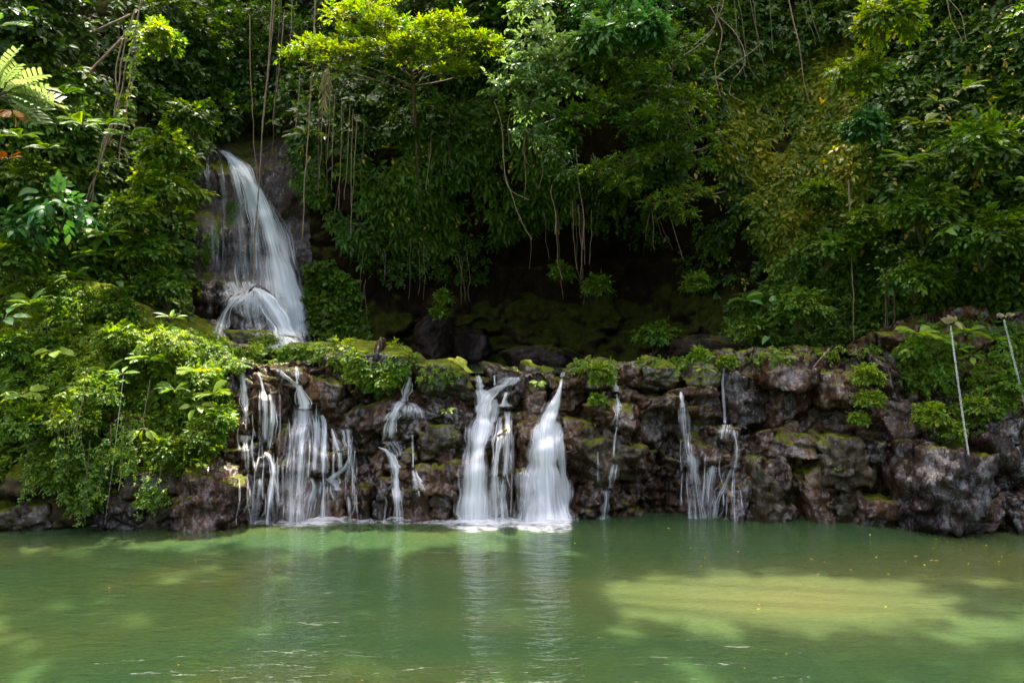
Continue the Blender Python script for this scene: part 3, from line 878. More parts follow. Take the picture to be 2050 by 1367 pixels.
waterfall('first thin fall right of the large falls, over a rounded boulder', [
    ([(1228, 726), (1231, 755), (1234, 788)], [10, 13, 15], [.85, .8, .75]),
    ([(1234, 785), (1237, 810), (1234, 840), (1230, 856)], [16, 20, 22, 20], [.7, .65, .6, .3]),
    ([(1236, 850), (1231, 880), (1228, 920)], [8, 7, 6], [.65, .65, .5]),
    ([(1232, 925), (1226, 960), (1222, 980)], [18, 22, 16], [.55, .5, .4]),
    ([(1216, 978), (1214, 1005), (1210, 1036)], [18, 22, 30], [.6, .5, .4]),
    ([(1197, 900), (1197, 970)], [3, 3], [.5, .4])], fil=0.6)
waterfall('thin fall below the dark hollow, widening down jagged rock', [
    ([(1362, 780), (1366, 800), (1368, 820)], [8, 13, 20], [.85, .8, .7]),
    ([(1368, 810), (1370, 850), (1376, 900), (1384, 930)], [24, 26, 26, 30], [.7, .6, .6, .5]),
    ([(1358, 815), (1360, 850)], [5, 5], [.6, .3]),
    ([(1384, 905), (1390, 950), (1396, 1000), (1400, 1036)], [24, 34, 44, 56], [.65, .5, .42, .42])] + threads(1362, 1412, 850, 1000, 8, 8), fil=0.6)
waterfall('thin straight fall breaking into a faint wide fan on a splash-wet rock', [
    ([(1450, 734), (1447, 765), (1449, 800), (1453, 856)], [6, 8, 9, 10], [.9, .92, .9, .85]),
    ([(1455, 846), (1452, 858), (1448, 884)], [26, 52, 60], [.6, .55, .25]),
    ([(1470, 858), (1476, 900), (1472, 945)], [14, 18, 22], [.55, .5, .4]),
    ([(1464, 935), (1450, 970), (1436, 1000), (1430, 1036)], [30, 34, 40, 40], [.45, .42, .4, .35]),
    ([(1434, 868), (1432, 900)], [8, 12], [.45, .25]),
    ([(1428, 930), (1420, 985), (1420, 1036)], [54, 50, 44], [.38, .38, .35])] + threads(1412, 1482, 880, 1000, 9, 7), fil=0.6)

# the tall fall at the back
waterfall('tall main waterfall curving down a dark slab at the back left', [
    ([(424, 296), (440, 318), (448, 380), (452, 470), (452, 560)], [8, 16, 26, 40, 50], [.4, .32, .26, .24, .25]),
    ([(436, 297), (458, 322), (474, 380), (484, 450), (490, 560)], [12, 16, 18, 24, 36], [.85, .75, .5, .32, .26]),
    ([(440, 298), (470, 325), (500, 385), (512, 460), (515, 560)], [16, 30, 34, 40, 50], [.95, .95, .8, .5, .35]),
    ([(450, 304), (492, 345), (526, 420), (550, 510), (570, 600), (588, 704)], [20, 42, 56, 66, 72, 84], [.95, 1, 1, .98, .95, .95], {'layers': 2, 'bulge': .1}),
    ([(510, 365), (552, 450), (578, 540), (594, 620), (606, 704)], [26, 34, 46, 52, 60], [.65, .6, .6, .6, .65]),
    ([(470, 400), (485, 480), (495, 590)], [80, 120, 150], [.22, .26, .3]),
    ([(520, 470), (540, 560), (565, 700)], [90, 110, 120], [.32, .36, .45]),
    ([(512, 566), (494, 580), (470, 600), (452, 626), (444, 655), (436, 682)], [30, 40, 40, 24, 24, 36], [.8, .95, .95, .95, .98, .85], {'edge': 1.0}),
    ([(490, 572), (512, 580), (538, 606), (562, 645), (588, 704)], [34, 46, 54, 56, 70], [.8, .97, .97, .9, .95], {'edge': 1.0}),
    ([(500, 560), (500, 590), (498, 625)], [60, 110, 120], [.6, .6, .3], {'edge': 1.0}),
    ([(460, 560), (472, 590), (462, 618)], [50, 70, 50], [.5, .65, .4], {'edge': 1.0}),
    ([(505, 590), (505, 630), (515, 680)], [70, 90, 90], [.5, .42, .35]),
    ([(575, 650), (588, 704)], [90, 110], [.55, .7])],
    mat='main_fall', group=None, lo=14.5, hi=19.6, off=0.06, edge=1.3, bulge=0.06)
waterfall('small side strand sliding down the slab left of the main waterfall', [
    ([(417, 310), (415, 350), (420, 395)], [10, 16, 24], [.4, .35, .25]),
    ([(417, 390), (424, 450), (428, 540)], [24, 40, 50], [.3, .3, .25])], mat='main_fall', group=None, lo=14.5, hi=19.6, off=0.05)


# ---------------------------------------------------------------- waterspouts: short bamboo pipes with a jet each
def jet(label, pts, D0, D1, r0, r1):
    n = 60
    p = smooth_path([at(px, py, D0 + (D1 - D0) * i / (len(pts) - 1)) for i, (px, py) in enumerate(pts)], n)
    t = Tubes(); t.add(p, [r0, r1], 8)
    V = np.concatenate(t.V); Q = np.concatenate(t.Q)
    uv = np.stack([np.tile(np.arange(8) / 8.0 * 0.12, n), np.repeat(np.linspace(0, 3, n), 8)], 1)
    o = link('water_jet', mesh_from_quads('water_jet', V, Q, uv=uv, dens=np.repeat(np.linspace(0.58, 0.38, n), 8)), M['fall'])
    return tag(o, label, 'water jet', 'waterspouts')

M['bamboo'] = bark_mat('old_bamboo', (0.10, 0.08, 0.045), (0.26, 0.22, 0.13), 30)
M['cloth_leaf'] = bark_mat('pale_dry_leaf', (0.42, 0.34, 0.22), (0.62, 0.53, 0.38), 9)
jet('right inner waterspout jet falling onto the dark waterline rocks', [(1903, 652), (1912, 720), (1927, 830), (1944, 945)], 12.25, 11.15, 0.013, 0.019)
jet('waterspout jet at the right edge, slanting out of the picture', [(2010, 640), (2027, 710), (2052, 810), (2076, 900)], 12.2, 11.8, 0.014, 0.018)
jet('faint left waterspout jet falling in front of the green mound', [(247, 752), (238, 830), (226, 930), (210, 1050)], 11.75, 11.3, 0.005, 0.006)
waterfall('spray running off the rock under the inner waterspout', [
    ([(1948, 940), (1955, 965), (1960, 985)], [16, 22, 26], [.6, .5, .35]),
    ([(1955, 995), (1962, 1015), (1966, 1036)], [20, 44, 70], [.5, .45, .4])], group='waterspouts', name='water_spray', cat='water spray')
WATERSPOUTS = []
for px, py, D, lab, g in ((1903, 647, 12.3, 'short dark pipe of the right inner waterspout', 0), (2009, 634, 12.25, 'short dark pipe of the waterspout at the right edge', 1)):
    b0 = at(px, py, D)
    root = thing('waterspout', lab, 'waterspout', b0, 'waterspout pipes')
    t = Tubes(); t.add(smooth_path([b0 + np.array([0.0, 0.12, 0.03]), b0 + np.array([0, 0.05, 0.012]), b0 + np.array([0, -0.02, -0.03])], 10) - b0, 0.045, 10)
    link('pipe', t.mesh('pipe'), M['bamboo'], root)
    WATERSPOUTS.append((root, 0.17 if g == 0 else 0.12))

# ---------------------------------------------------------------- foam along the foot of the falls
def foam_band():
    n, k = 260, 11
    px = np.linspace(478, 1158, n)
    V = np.zeros((n, k, 3)); U = np.zeros((n, k, 2)); Dn = np.zeros((n, k))
    strong = 0.72 + 0.4 * np.exp(-((px - 952) / 55) ** 2) + 0.5 * np.exp(-((px - 1095) / 60) ** 2) + 0.18 * np.exp(-((px - 610) / 60) ** 2)
    lim = np.clip((px - 478) / 30, 0, 1) * np.clip((1158 - px) / 20, 0, 1)
    for j in range(k):
        u = j / (k - 1)
        y = 12.5 - (0.40 + 0.35 * np.clip(strong, 0, 1)) * u - 0.45 * np.clip(strong - 0.75, 0, 0.4) / 0.4 * u
        x = (px - CX) / FPX * 12.0
        bump = fbm(np.stack([x * 4, y * 4, x * 0], 1), 3, 5) * 0.03
        V[:, j] = np.stack([x, y, np.maximum(0.010 + (0.035 * strong + bump * 0.6) * math.sin(math.pi * min(u * 1.15 + 0.1, 1)) * lim, 0.006)], 1)
        U[:, j] = np.stack([x, y], 1)
        Dn[:, j] = np.clip(strong, 0, 1.0) * lim * (1 - u) ** 0.4
    return mesh_from_quads('foam', V.reshape(-1, 3), grid_faces(n, k), uv=U.reshape(-1, 2), dens=Dn.reshape(-1))

tag(link('foam', foam_band(), M['foam']), 'white foam along the foot of the falls', 'foam', kind='stuff')
def small_foam(label, px, py, rx, ry):
    c = at(px, py, CAM_H * FPX / (py - CY)); c[2] = 0
    n, k = 24, 8
    V = np.zeros((n, k, 3)); Dn = np.zeros((n, k)); U = np.zeros((n, k, 2))
    for i in range(n):
        for j in range(k):
            a = i / (n - 1) * 2 * math.pi; r = j / (k - 1)
            V[i, j] = (c[0] + math.cos(a) * r * rx, c[1] + math.sin(a) * r * ry, 0.012 + 0.05 * (1 - r) ** 2)
            Dn[i, j] = (1 - r) ** 0.7; U[i, j] = V[i, j, :2]
    tag(link('foam', mesh_from_quads('foam', V.reshape(-1, 3), grid_faces(n, k), uv=U.reshape(-1, 2), dens=Dn.reshape(-1)), M['foam']), label, 'foam', kind='stuff')
small_foam('small white splash at the foot of the left waterspout', 208, 1052, 0.34, 0.14)

# ---------------------------------------------------------------- leaves
def leaf_template(rows=2, fold=0.10, droop=0.22, shape='oval'):
    if shape == 'heart':
        prof = [(0.0, 0.0), (-0.14, 0.34), (0.12, 0.5), (0.45, 0.42), (0.75, 0.2), (1.0, 0.0)]
    elif shape == 'strap':
        prof = [(0.0, 0.0), (0.15, 0.28), (0.4, 0.48), (0.65, 0.46), (0.86, 0.28), (1.0, 0.0)]
    elif rows == 2:
        prof = [(0.0, 0.0), (0.3, 0.5), (0.66, 0.40), (1.0, 0.0)]
    else:
        prof = [(0.0, 0.0), (0.16, 0.34), (0.42, 0.5), (0.72, 0.34), (1.0, 0.0)]
    V = [(0, 0, 0)]; F = []
    mid = [(0, y if shape != 'heart' else max(y, 0.0), 0) for y, w in prof]
    for y, w in prof[1:-1]:
        ym = max(y, 0.05 * (y < 0.1))
        V += [(-w, y, -droop * y * abs(y) + fold * w * 2), (0, ym + (0.02 if y < 0.1 else 0), -droop * ym * ym), (w, y, -droop * y * abs(y) + fold * w * 2)]
    V.append((0, 1, -droop))
    k = len(prof) - 2
    F += [(0, 2, 1), (0, 3, 2)]
    for i in range(k - 1):
        a = 1 + 3 * i
        F += [(a, a + 1, a + 4, a + 3), (a + 1, a + 2, a + 5, a + 4)]
    a = 1 + 3 * (k - 1); t = len(V) - 1
    F += [(a, a + 1, t), (a + 1, a + 2, t)]
    return np.array(V, float), F

T_LOW = leaf_template(2)
T_MID = leaf_template(3, 0.10, 0.25)
T_LONG = leaf_template(3, 0.06, 0.45)
T_HEART = leaf_template(3, 0.08, 0.3, 'heart')
T_STRAP = leaf_template(3, 0.12, 0.55, 'strap')


def lobed_template(lobes=8):
    """a big leaf cut into finger lobes down both sides"""
    V, F = [], []
    for i in range(lobes + 1):
        y = i / lobes
        V.append((0, y, -0.35 * y * y))
    for i in range(lobes):
        y0, y1 = i / lobes, (i + 0.78) / lobes
        wd = 0.42 * math.sin(math.pi * (0.16 + 0.80 * (1 - (i / lobes)) ** 0.9)) + 0.05
        for s in (-1, 1):
            b = len(V)
            ym = (y0 + y1) / 2
            V += [(s * 0.03, y0 + 0.01, -0.35 * y0 * y0 + .005), (s * wd * 0.75, y0 + 0.12, -0.35 * ym * ym + 0.06), (s * wd, y0 + 0.21, -0.35 * ym * ym + 0.0),
                  (s * wd * 0.7, y1 + 0.12, -0.35 * ym * ym + 0.03), (s * 0.03, y1, -0.35 * y1 * y1 + .005)]
            F.append((b, b + 1, b + 3, b + 4) if s > 0 else (b + 4, b + 3, b + 1, b))
            F.append((b + 1, b + 2, b + 3) if s > 0 else (b + 3, b + 2, b + 1))
    # the web along the midrib
    for i in range(lobes):
        y0, y1 = i / lobes, (i + 1) / lobes
        b = len(V)
        w0 = 0.10 * (1 - y0) + 0.01; w1 = 0.10 * (1 - y1) + 0.01
        V += [(-w0, y0, -0.35 * y0 * y0), (w0, y0, -0.35 * y0 * y0), (w1, y1, -0.35 * y1 * y1), (-w1, y1, -0.35 * y1 * y1)]
        F.append((b, b + 1, b + 2, b + 3))
    return np.array(V, float), F

T_LOBED = lobed_template()


def frond_template(pairs=15, arch=0.5):
    """a fern frond: paired leaflets along an arching rib"""
    V, F = [], []
    def rib(t):
        return (0, t * (1 - 0.12 * arch * t), 0.35 * t * (1 - t) * arch - 0.55 * arch * t * t)
    for i in range(pairs):
        t = 0.10 + 0.88 * i / pairs
        x0, y0, z0 = rib(t)
        wd = 0.24 * math.sin(math.pi * min(1, 0.15 + 0.86 * (1 - t) ** 0.85)) + 0.015
        g = 0.62 / pairs
        for s in (-1, 1):
            b = len(V)
            V += [(0, y0 - g, z0), (s * wd * 0.55, y0 + wd * 0.18 - g * 0.9, z0 + 0.01), (s * wd, y0 + wd * 0.42, z0 - 0.05 * wd / 0.24), (s * wd * 0.5, y0 + wd * 0.2 + g * 0.9, z0 + 0.01), (0, y0 + g, z0)]
            F.append((b, b + 1, b + 3, b + 4) if s > 0 else (b + 4, b + 3, b + 1, b))
            F.append((b + 1, b + 2, b + 3) if s > 0 else (b + 3, b + 2, b + 1))
    n = 8
    for i in range(n):
        b = len(V)
        for t in (i / n, (i + 1) / n):
            x, y, z = rib(t)
            V += [(-0.008, y, z), (0.008, y, z)]
        F.append((b, b + 1, b + 3, b + 2))
    return np.array(V, float), F

T_FROND = frond_template(15)


class Leaves:
    """many leaves of one template in one mesh"""
    def __init__(self, template=T_LOW):
        self.t = template
        self.a = []

    def add(self, pos, dirs, nrm, length, width, tint):
        n = len(pos)
        f = lambda v: np.broadcast_to(np.asarray(v, float), (n,))
        self.a.append((np.asarray(pos, float), norm(dirs), norm(nrm), f(length), f(width), f(tint)))

    def count(self):
        return sum(len(x[0]) for x in self.a)

    def mesh(self, name, loc=None):
        TV, TF = self.t
        pos, d, n, ln, wd, ti = [np.concatenate([x[i] for x in self.a]) for i in range(6)]
        x = norm(np.cross(d, n)); z = np.cross(x, d)
        k = len(TV)
        V = (pos[:, None, :] + TV[None, :, 0:1] * x[:, None, :] * wd[:, None, None] + TV[None, :, 1:2] * d[:, None, :] * ln[:, None, None]
             + TV[None, :, 2:3] * z[:, None, :] * (0.5 * (ln + wd))[:, None, None]).reshape(-1, 3)
        tl = np.concatenate([np.array(f) for f in TF]); ts = np.cumsum([0] + [len(f) for f in TF[:-1]])
        N = len(pos)
        loops = (tl[None, :] + (np.arange(N) * k)[:, None]).ravel()
        starts = (ts[None, :] + (np.arange(N) * len(tl))[:, None]).ravel()
        me = raw_mesh(name, V, loops, starts, tint=np.repeat(ti, k))
        return local_mesh(me, loc) if loc is not None else me


def rand_dir(n):
    return norm(RNG.normal(size=(n, 3)))


UP = np.array([0, 0, 1.0])
TOCAM = np.array([0, -1.0, 0])


def sprays(lv, base, axis, nrm, length, nleaf, leaf, aspect, tint, tvar=0.12, angle=55, jit=0.25, taper=0.3):
    """twigs of alternating leaves, each with a leaf at its tip"""
    n = len(base)
    base = np.asarray(base, float); axis = norm(axis); nrm = norm(nrm)
    nrm = norm(nrm - axis * (nrm * axis).sum(1, keepdims=True))
    side = np.cross(axis, nrm)
    length = np.broadcast_to(np.asarray(length, float), (n,)); leaf = np.broadcast_to(np.asarray(leaf, float), (n,)); tint = np.broadcast_to(np.asarray(tint, float), (n,))
    ca, sa = math.cos(R(angle)), math.sin(R(angle))
    for j in range(nleaf):
        t = (j + 0.4) / nleaf
        last = j == nleaf - 1
        s = 1 if j % 2 else -1
        p = base + axis * (length * t)[:, None] - UP * (0.18 * length * t * t)[:, None]
        d = axis if last else axis * ca + side * (s * sa)
        d = d + RNG.normal(size=(n, 3)) * jit - UP * 0.18
        nn = nrm + RNG.normal(size=(n, 3)) * jit * 1.3
        L_ = leaf * (1 - taper * abs(t - 0.45) * 1.6) * RNG.uniform(0.75, 1.2, n)
        lv.add(p, d, nn, L_, L_ * aspect * RNG.uniform(0.85, 1.15, n), np.clip(tint + RNG.normal(size=n) * tvar, 0, 1))


def inside(poly, pts):
    poly = np.asarray(poly, float)
    x, y = pts[:, 0], pts[:, 1]
    ok = np.zeros(len(pts), bool)
    j = len(poly) - 1
    for i in range(len(poly)):
        xi, yi = poly[i]; xj, yj = poly[j]
        c = ((yi > y) != (yj > y)) & (x < (xj - xi) * (y - yi) / (yj - yi + 1e-9) + xi)
        ok ^= c
        j = i
    return ok


def sample_surface(poly, n, trees):
    """points of the rock that lie inside an outline of the photograph, with the rock's normal there"""
    poly = np.asarray(poly, float)
    lo, hi_ = poly.min(0), poly.max(0)
    P, Nn, PX = [], [], []
    while len(P) < n:
        c = RNG.uniform(lo, hi_, (n, 2))
        c = c[inside(poly, c)]
        for px, py in c:
            h = hit(px, py, trees)
            if h:
                P.append(h[0][:]); Nn.append(h[1][:]); PX.append((px, py))
            if len(P) >= n:
                break
    return np.array(P), np.array(Nn), np.array(PX)


# leaf colours: each ramp runs from the darkest to the palest leaf of its kind
M['leaf_mid'] = leaf_mat('leaf_mid', [(0.0, (0.016, 0.042, 0.002)), (0.4, (0.050, 0.115, 0.004)), (0.75, (0.105, 0.19, 0.007)), (1.0, (0.19, 0.24, 0.016))])
M['leaf_dark'] = leaf_mat('leaf_dark', [(0.0, (0.014, 0.036, 0.003)), (0.5, (0.042, 0.095, 0.005)), (0.85, (0.09, 0.165, 0.008)), (1.0, (0.16, 0.2, 0.016))], trans=0.35)
M['leaf_bright'] = leaf_mat('leaf_bright', [(0.0, (0.028, 0.080, 0.004)), (0.4, (0.085, 0.175, 0.007)), (0.8, (0.17, 0.25, 0.012)), (1.0, (0.28, 0.31, 0.04))], trans=0.45)
M['leaf_yellow'] = leaf_mat('leaf_yellow', [(0.0, (0.022, 0.065, 0.003)), (0.4, (0.08, 0.145, 0.005)), (0.75, (0.19, 0.225, 0.007)), (1.0, (0.32, 0.29, 0.012))], trans=0.5)
M['leaf_pale'] = leaf_mat('leaf_pale', [(0.0, (0.045, 0.11, 0.02)), (0.5, (0.11, 0.19, 0.045)), (1.0, (0.26, 0.34, 0.12))], trans=0.35)
M['leaf_blue'] = leaf_mat('leaf_blue', [(0.0, (0.02, 0.075, 0.014)), (0.5, (0.045, 0.14, 0.024)), (1.0, (0.11, 0.22, 0.05))], trans=0.3, rough=0.4)
M['leaf_yellowed'] = leaf_mat('leaf_yellowed', [(0.0, (0.16, 0.12, 0.01)), (0.5, (0.26, 0.2, 0.018)), (1.0, (0.34, 0.25, 0.04))], trans=0.3)
M['leaf_straw'] = leaf_mat('leaf_straw', [(0.0, (0.10, 0.085, 0.03)), (0.5, (0.2, 0.17, 0.06)), (1.0, (0.3, 0.26, 0.12))], trans=0.35)
M['leaf_dry'] = leaf_mat('leaf_dry', [(0.0, (0.10, 0.035, 0.008)), (0.5, (0.24, 0.09, 0.015)), (1.0, (0.38, 0.2, 0.04))], trans=0.3)
M['stem'] = bark_mat('green_stem', (0.035, 0.045, 0.012), (0.09, 0.085, 0.03), 30)
M['liana'] = bark_mat('liana_bark', (0.11, 0.075, 0.045), (0.26, 0.18, 0.11), 25)
M['root'] = bark_mat('aerial_root', (0.035, 0.022, 0.012), (0.10, 0.065, 0.032), 25)
M['trunk'] = bark_mat('trunk_bark', (0.04, 0.03, 0.018), (0.14, 0.11, 0.07), 10)


def cover(name, label, mat, polys, n, trees, leaf=0.13, nleaf=7, spray=0.22, aspect=0.5, droop=0.5, out=(0.0, 0.5), tint=0.45, tvar=0.14, up=0.6, template=T_LOW, gap=-0.15, bulge_scale=0.9, angle=55, clump=0.3, seed=1, cat='creeper'):
    """creeper and undergrowth nobody could count: leafy twigs standing off the rock in swells, with gaps between"""
    lv = Leaves(template)
    for k, poly in enumerate(polys if isinstance(polys[0][0], (tuple, list)) else [polys]):
        m = n if isinstance(n, int) else n[k]
        P, Nn, PX = sample_surface(poly, int(m * 1.5), trees)
        b = fbm(P * bulge_scale * np.array([1, 1, 0.8]), 3, 300 + seed) * 0.8
        b2 = fbm(P * 3.2, 2, 400 + seed) * 0.5
        keep = (b + 0.7 * b2 + RNG.normal(size=len(P)) * 0.18) > gap
        P, Nn, b, b2 = P[keep], Nn[keep], b[keep], b2[keep]
        m2 = len(P)
        Nn = norm(Nn * 0.6 + TOCAM * 0.5)
        sw = np.clip(0.5 + 0.5 * b + 0.35 * b2, 0, 1.3)
        o = (out[0] + (out[1] - out[0]) * sw * RNG.uniform(0.35, 1.0, m2) ** 0.7)
        P = P + Nn * o[:, None]
        axis = Nn * 0.75 - UP * droop + RNG.normal(size=(m2, 3)) * 0.45
        nr = UP * up + Nn * 0.6 + RNG.normal(size=(m2, 3)) * 0.3
        tn = tint + clump * (fbm(P * 1.4, 2, 500 + seed) * 0.5) + 0.15 * b2
        sprays(lv, P, axis, nr, spray * RNG.uniform(0.55, 1.5, m2), nleaf, leaf * RNG.uniform(0.5, 1.45, m2), aspect, tn, tvar, angle)
    o = link(name, lv.mesh(name), M[mat])
    return tag(o, label, cat, kind='stuff')


def depth_at(px, py, D, trees=None):
    if D is not None:
        return D
    h = hit(px, py, trees or ALLROCK)
    return h[0].y - 0.15 if h else 13.0


def shrub(label, px, py, r, D=None, name='shrub', mat='leaf_mid', leaf=0.13, nleaf=6, n=None, aspect=0.5, flat=0.75, tint=0.5, droop=0.4, template=T_LOW, group=None, cat='shrub', spread=1.0, stems=7, angle=55):
    """a bush: stems from one base and a dome of leafy twigs; px, py is its middle, r its half width (pixels)"""
    D = depth_at(px, py, D)
    c = at(px, py, D); rr = r / FPX * D
    base = c - np.array([0, -0.25 * rr, rr * flat * 0.9])
    root = thing(name, label, cat, base, group)
    lv = Leaves(template)
    n = n or int(60 + 160 * rr)
    d = rand_dir(n); d[:, 2] = np.abs(d[:, 2]) * 1.0 - 0.25; d[:, 1] -= 0.25; d = norm(d)
    lump = 0.72 + 0.42 * fbm(d * 2.1 + px * 0.13, 2, int(px) % 97)
    rad = rr * RNG.uniform(0.45, 1.0, n) ** 0.6 * lump
    P = c + d * rad[:, None] * np.array([spread, 0.8, flat])
    axis = d * 0.8 - UP * droop + RNG.normal(size=(n, 3)) * 0.3
    nr = UP * 0.8 + d * 0.4 + RNG.normal(size=(n, 3)) * 0.25
    sprays(lv, P, axis, nr, leaf * 1.7 * RNG.uniform(0.7, 1.3, n), nleaf, leaf * RNG.uniform(0.6, 1.35, n), aspect, np.clip(tint + RNG.normal(size=n) * 0.15, 0, 1), 0.14, angle)
    link('foliage', lv.mesh('foliage', base), M[mat], root)
    t = Tubes()
    for i in range(stems):
        e = P[RNG.integers(n)]
        q = smooth_path([base, (base + e) / 2 + RNG.normal(size=3) * 0.06 * rr + UP * 0.1 * rr, e], 8)
        t.add(q - base, [0.022 * rr + .004, 0.004], 5)
    link('stem', t.mesh('stem'), M['stem'], root)
    return root


def rosette(label, px, py, r, D=None, name='broadleaf_plant', n=9, leaf=None, aspect=0.45, mat='leaf_bright', tint=0.55, template=T_LONG, rise=0.5, petiole=0.3, group=None, cat='plant', face=0.35):
    """big leaves on stalks from one point"""
    D = depth_at(px, py, D)
    c = at(px, py, D); rr = r / FPX * D
    root = thing(name, label, cat, c, group)
    leaf = leaf or 0.8
    a = np.linspace(0, 2 * math.pi, n, endpoint=False) + RNG.uniform(0, 0.5, n)
    d = np.stack([np.cos(a), np.sin(a) * 0.8 - face, RNG.uniform(rise - 0.35, rise + 0.35, n)], 1); d = norm(d)
    st = d * (rr * petiole * RNG.uniform(0.7, 1.3, n))[:, None]
    t = Tubes()
    for s in st:
        t.add(smooth_path([np.zeros(3), s * 0.6 + UP * 0.05 * rr, s], 6), [0.02 * rr + .003, 0.012 * rr + .002], 5)
    link('stem', t.mesh('stem'), M['stem'], root)
    lv = Leaves(template)
    L_ = rr * leaf * RNG.uniform(0.75, 1.15, n)
    lv.add(st, d - UP * 0.25, UP + TOCAM * 0.5 + RNG.normal(size=(n, 3)) * 0.3, L_, L_ * aspect, np.clip(tint + RNG.normal(size=n) * 0.15, 0, 1))
    link('foliage', lv.mesh('foliage'), M[mat], root)
    return root


FERNS = {}


def fern(label, px, py, r, D=None, mat='leaf_mid', tint=0.55, group=None, n=8, droop=0.2, name='fern', face=0.5, cat='fern', template=T_FROND, aspect=1.0):
    """a fern: arching fronds, each a part of its own"""
    D = depth_at(px, py, D)
    c = at(px, py, D); rr = r / FPX * D
    root = thing(name, label, cat, c, group)
    for i in range(n):
        a = 2 * math.pi * (i + random.uniform(-.3, .3)) / n
        d = norm(np.array([math.cos(a), 0.7 * math.sin(a) - face, random.uniform(0.15, 0.75) - droop]))
        lv = Leaves(template)
        L_ = rr * random.uniform(0.8, 1.15)
        lv.add([d * 0.02], [d], [UP + TOCAM * 0.4 + RNG.normal(size=3) * 0.15], L_, L_ * aspect, np.clip(tint + random.gauss(0, .12), 0, 1))
        link('frond', lv.mesh('frond'), M[mat], root)
    return root


def vine(label, pts, r=0.012, mat='liana', group=None, leaves=0, leafmat='leaf_mid', leaf=0.09, name='hanging_vine', wob=0.03, tint=0.5, cat='vine', template=T_LOW, D=None):
    """a hanging liana or root through (px, py, D) points; leaves > 0 hangs leaves along it"""
    p = [at(*q) if len(q) == 3 else at(q[0], q[1], D) for q in pts]
    n = max(int(abs(p[0][2] - p[-1][2]) / 0.12), 10)
    q = smooth_path(p, n)
    ph = random.uniform(0, 50)
    t_ = np.linspace(0, 1, n)
    w_ = np.stack([q[:, 2] * 1.7 + ph, t_ * 0, t_ * 0 + ph], 1)
    env = np.sin(np.clip(t_, 0, 1) * math.pi * 0.5)
    q = q + np.stack([fbm(w_, 3, 7) * wob * env, fbm(w_, 3, 8) * wob * env, t_ * 0], 1)
    base = q[0]
    t = Tubes(); t.add(q - base, [r, r * 0.7], 6)
    if not leaves:
        o = link(name, t.mesh(name), M[mat], loc=tuple(base))
        return tag(o, label, cat, group)
    root = thing(name, label, cat, base, group)
    link('stem', t.mesh('stem'), M[mat], root)
    lv = Leaves(template)
    idx = RNG.integers(0, n, leaves)
    P = q[idx] + RNG.normal(size=(leaves, 3)) * 0.05
    ax = RNG.normal(size=(leaves, 3)) * np.array([1, 0.5, 0.4]) + TOCAM * 0.5 - UP * 0.4
    sprays(lv, P, ax, UP * 0.6 + TOCAM * 0.6 + RNG.normal(size=(leaves, 3)) * 0.3, leaf * 1.3, 4, leaf, 0.5, np.clip(tint + RNG.normal(size=leaves) * 0.15, 0, 1))
    link('foliage', lv.mesh('foliage', base), M[leafmat], root)
    return root


def tree(label, trunk, pads, name='tree', mat='leaf_mid', leaf=0.14, nleaf=7, dens=120, aspect=0.42, tint=0.5, bark='trunk', r0=0.12, droop=0.15, group=None, cat='tree', template=T_LOW, spray=1.9, top=0.0, twigs=3, depth=0.9, angle=50):
    """a tree: trunk with a limb to every clump of the crown; trunk (px, py, D) points, clumps (px, py, D, rx, rz) in pixels"""
    tp = smooth_path([at(*q) for q in trunk], 24)
    base = tp[0]
    root = thing(name, label, cat, base, group)
    t = Tubes(); t.add(tp - base, [r0, r0 * 0.45], 9)
    lv = Leaves(template)
    for (px, py, D, rx, rz) in pads:
        c = at(px, py, D); ax_, az_ = rx / FPX * D, rz / FPX * D
        ay_ = depth * 0.5 * (ax_ + az_)
        k = np.argmin(np.linalg.norm(tp - c, axis=1) + np.abs(tp[:, 2] - c[2] + 0.4) * 0.5)
        j = tp[k]
        limb = smooth_path([j, j * 0.5 + c * 0.5 + np.array([0, 0, 0.15]) + RNG.normal(size=3) * 0.1, c], 12)
        t.add(limb - base, [r0 * 0.38, 0.012], 6)
        n = int(dens * (ax_ * ay_ + ax_ * az_ + ay_ * az_) + 25)
        d = rand_dir(n); d[:, 2] = np.where(d[:, 2] < -0.35, -d[:, 2], d[:, 2]) + top; d = norm(d)
        lump = 0.75 + 0.45 * fbm(d * 2.3 + px * 0.07, 2, int(py + 300) % 89)
        P = c + d * (RNG.uniform(0.35, 1.0, n) ** 0.5 * lump)[:, None] * np.array([ax_, ay_, az_])
        axd = d * np.array([1, 1, 0.6]) - UP * droop + RNG.normal(size=(n, 3)) * 0.35
        nr = UP * 0.9 + d * 0.35 + RNG.normal(size=(n, 3)) * 0.25
        tn = np.clip(tint + 0.22 * fbm(P * 1.7, 2, 77) * 0.6 + RNG.normal(size=n) * 0.08, 0, 1)
        sprays(lv, P, axd, nr, leaf * spray * RNG.uniform(0.7, 1.3, n), nleaf, leaf * RNG.uniform(0.8, 1.2, n), aspect, tn, 0.12, angle)
        for _ in range(twigs):
            e = P[RNG.integers(n)]
            t.add(smooth_path([c, (c + e) / 2 + RNG.normal(size=3) * 0.05, e], 6) - base, [0.012, 0.004], 4)
    link('trunk', t.mesh('trunk'), M[bark], root)
    link('crown', lv.mesh('crown', base), M[mat], root)
    return root

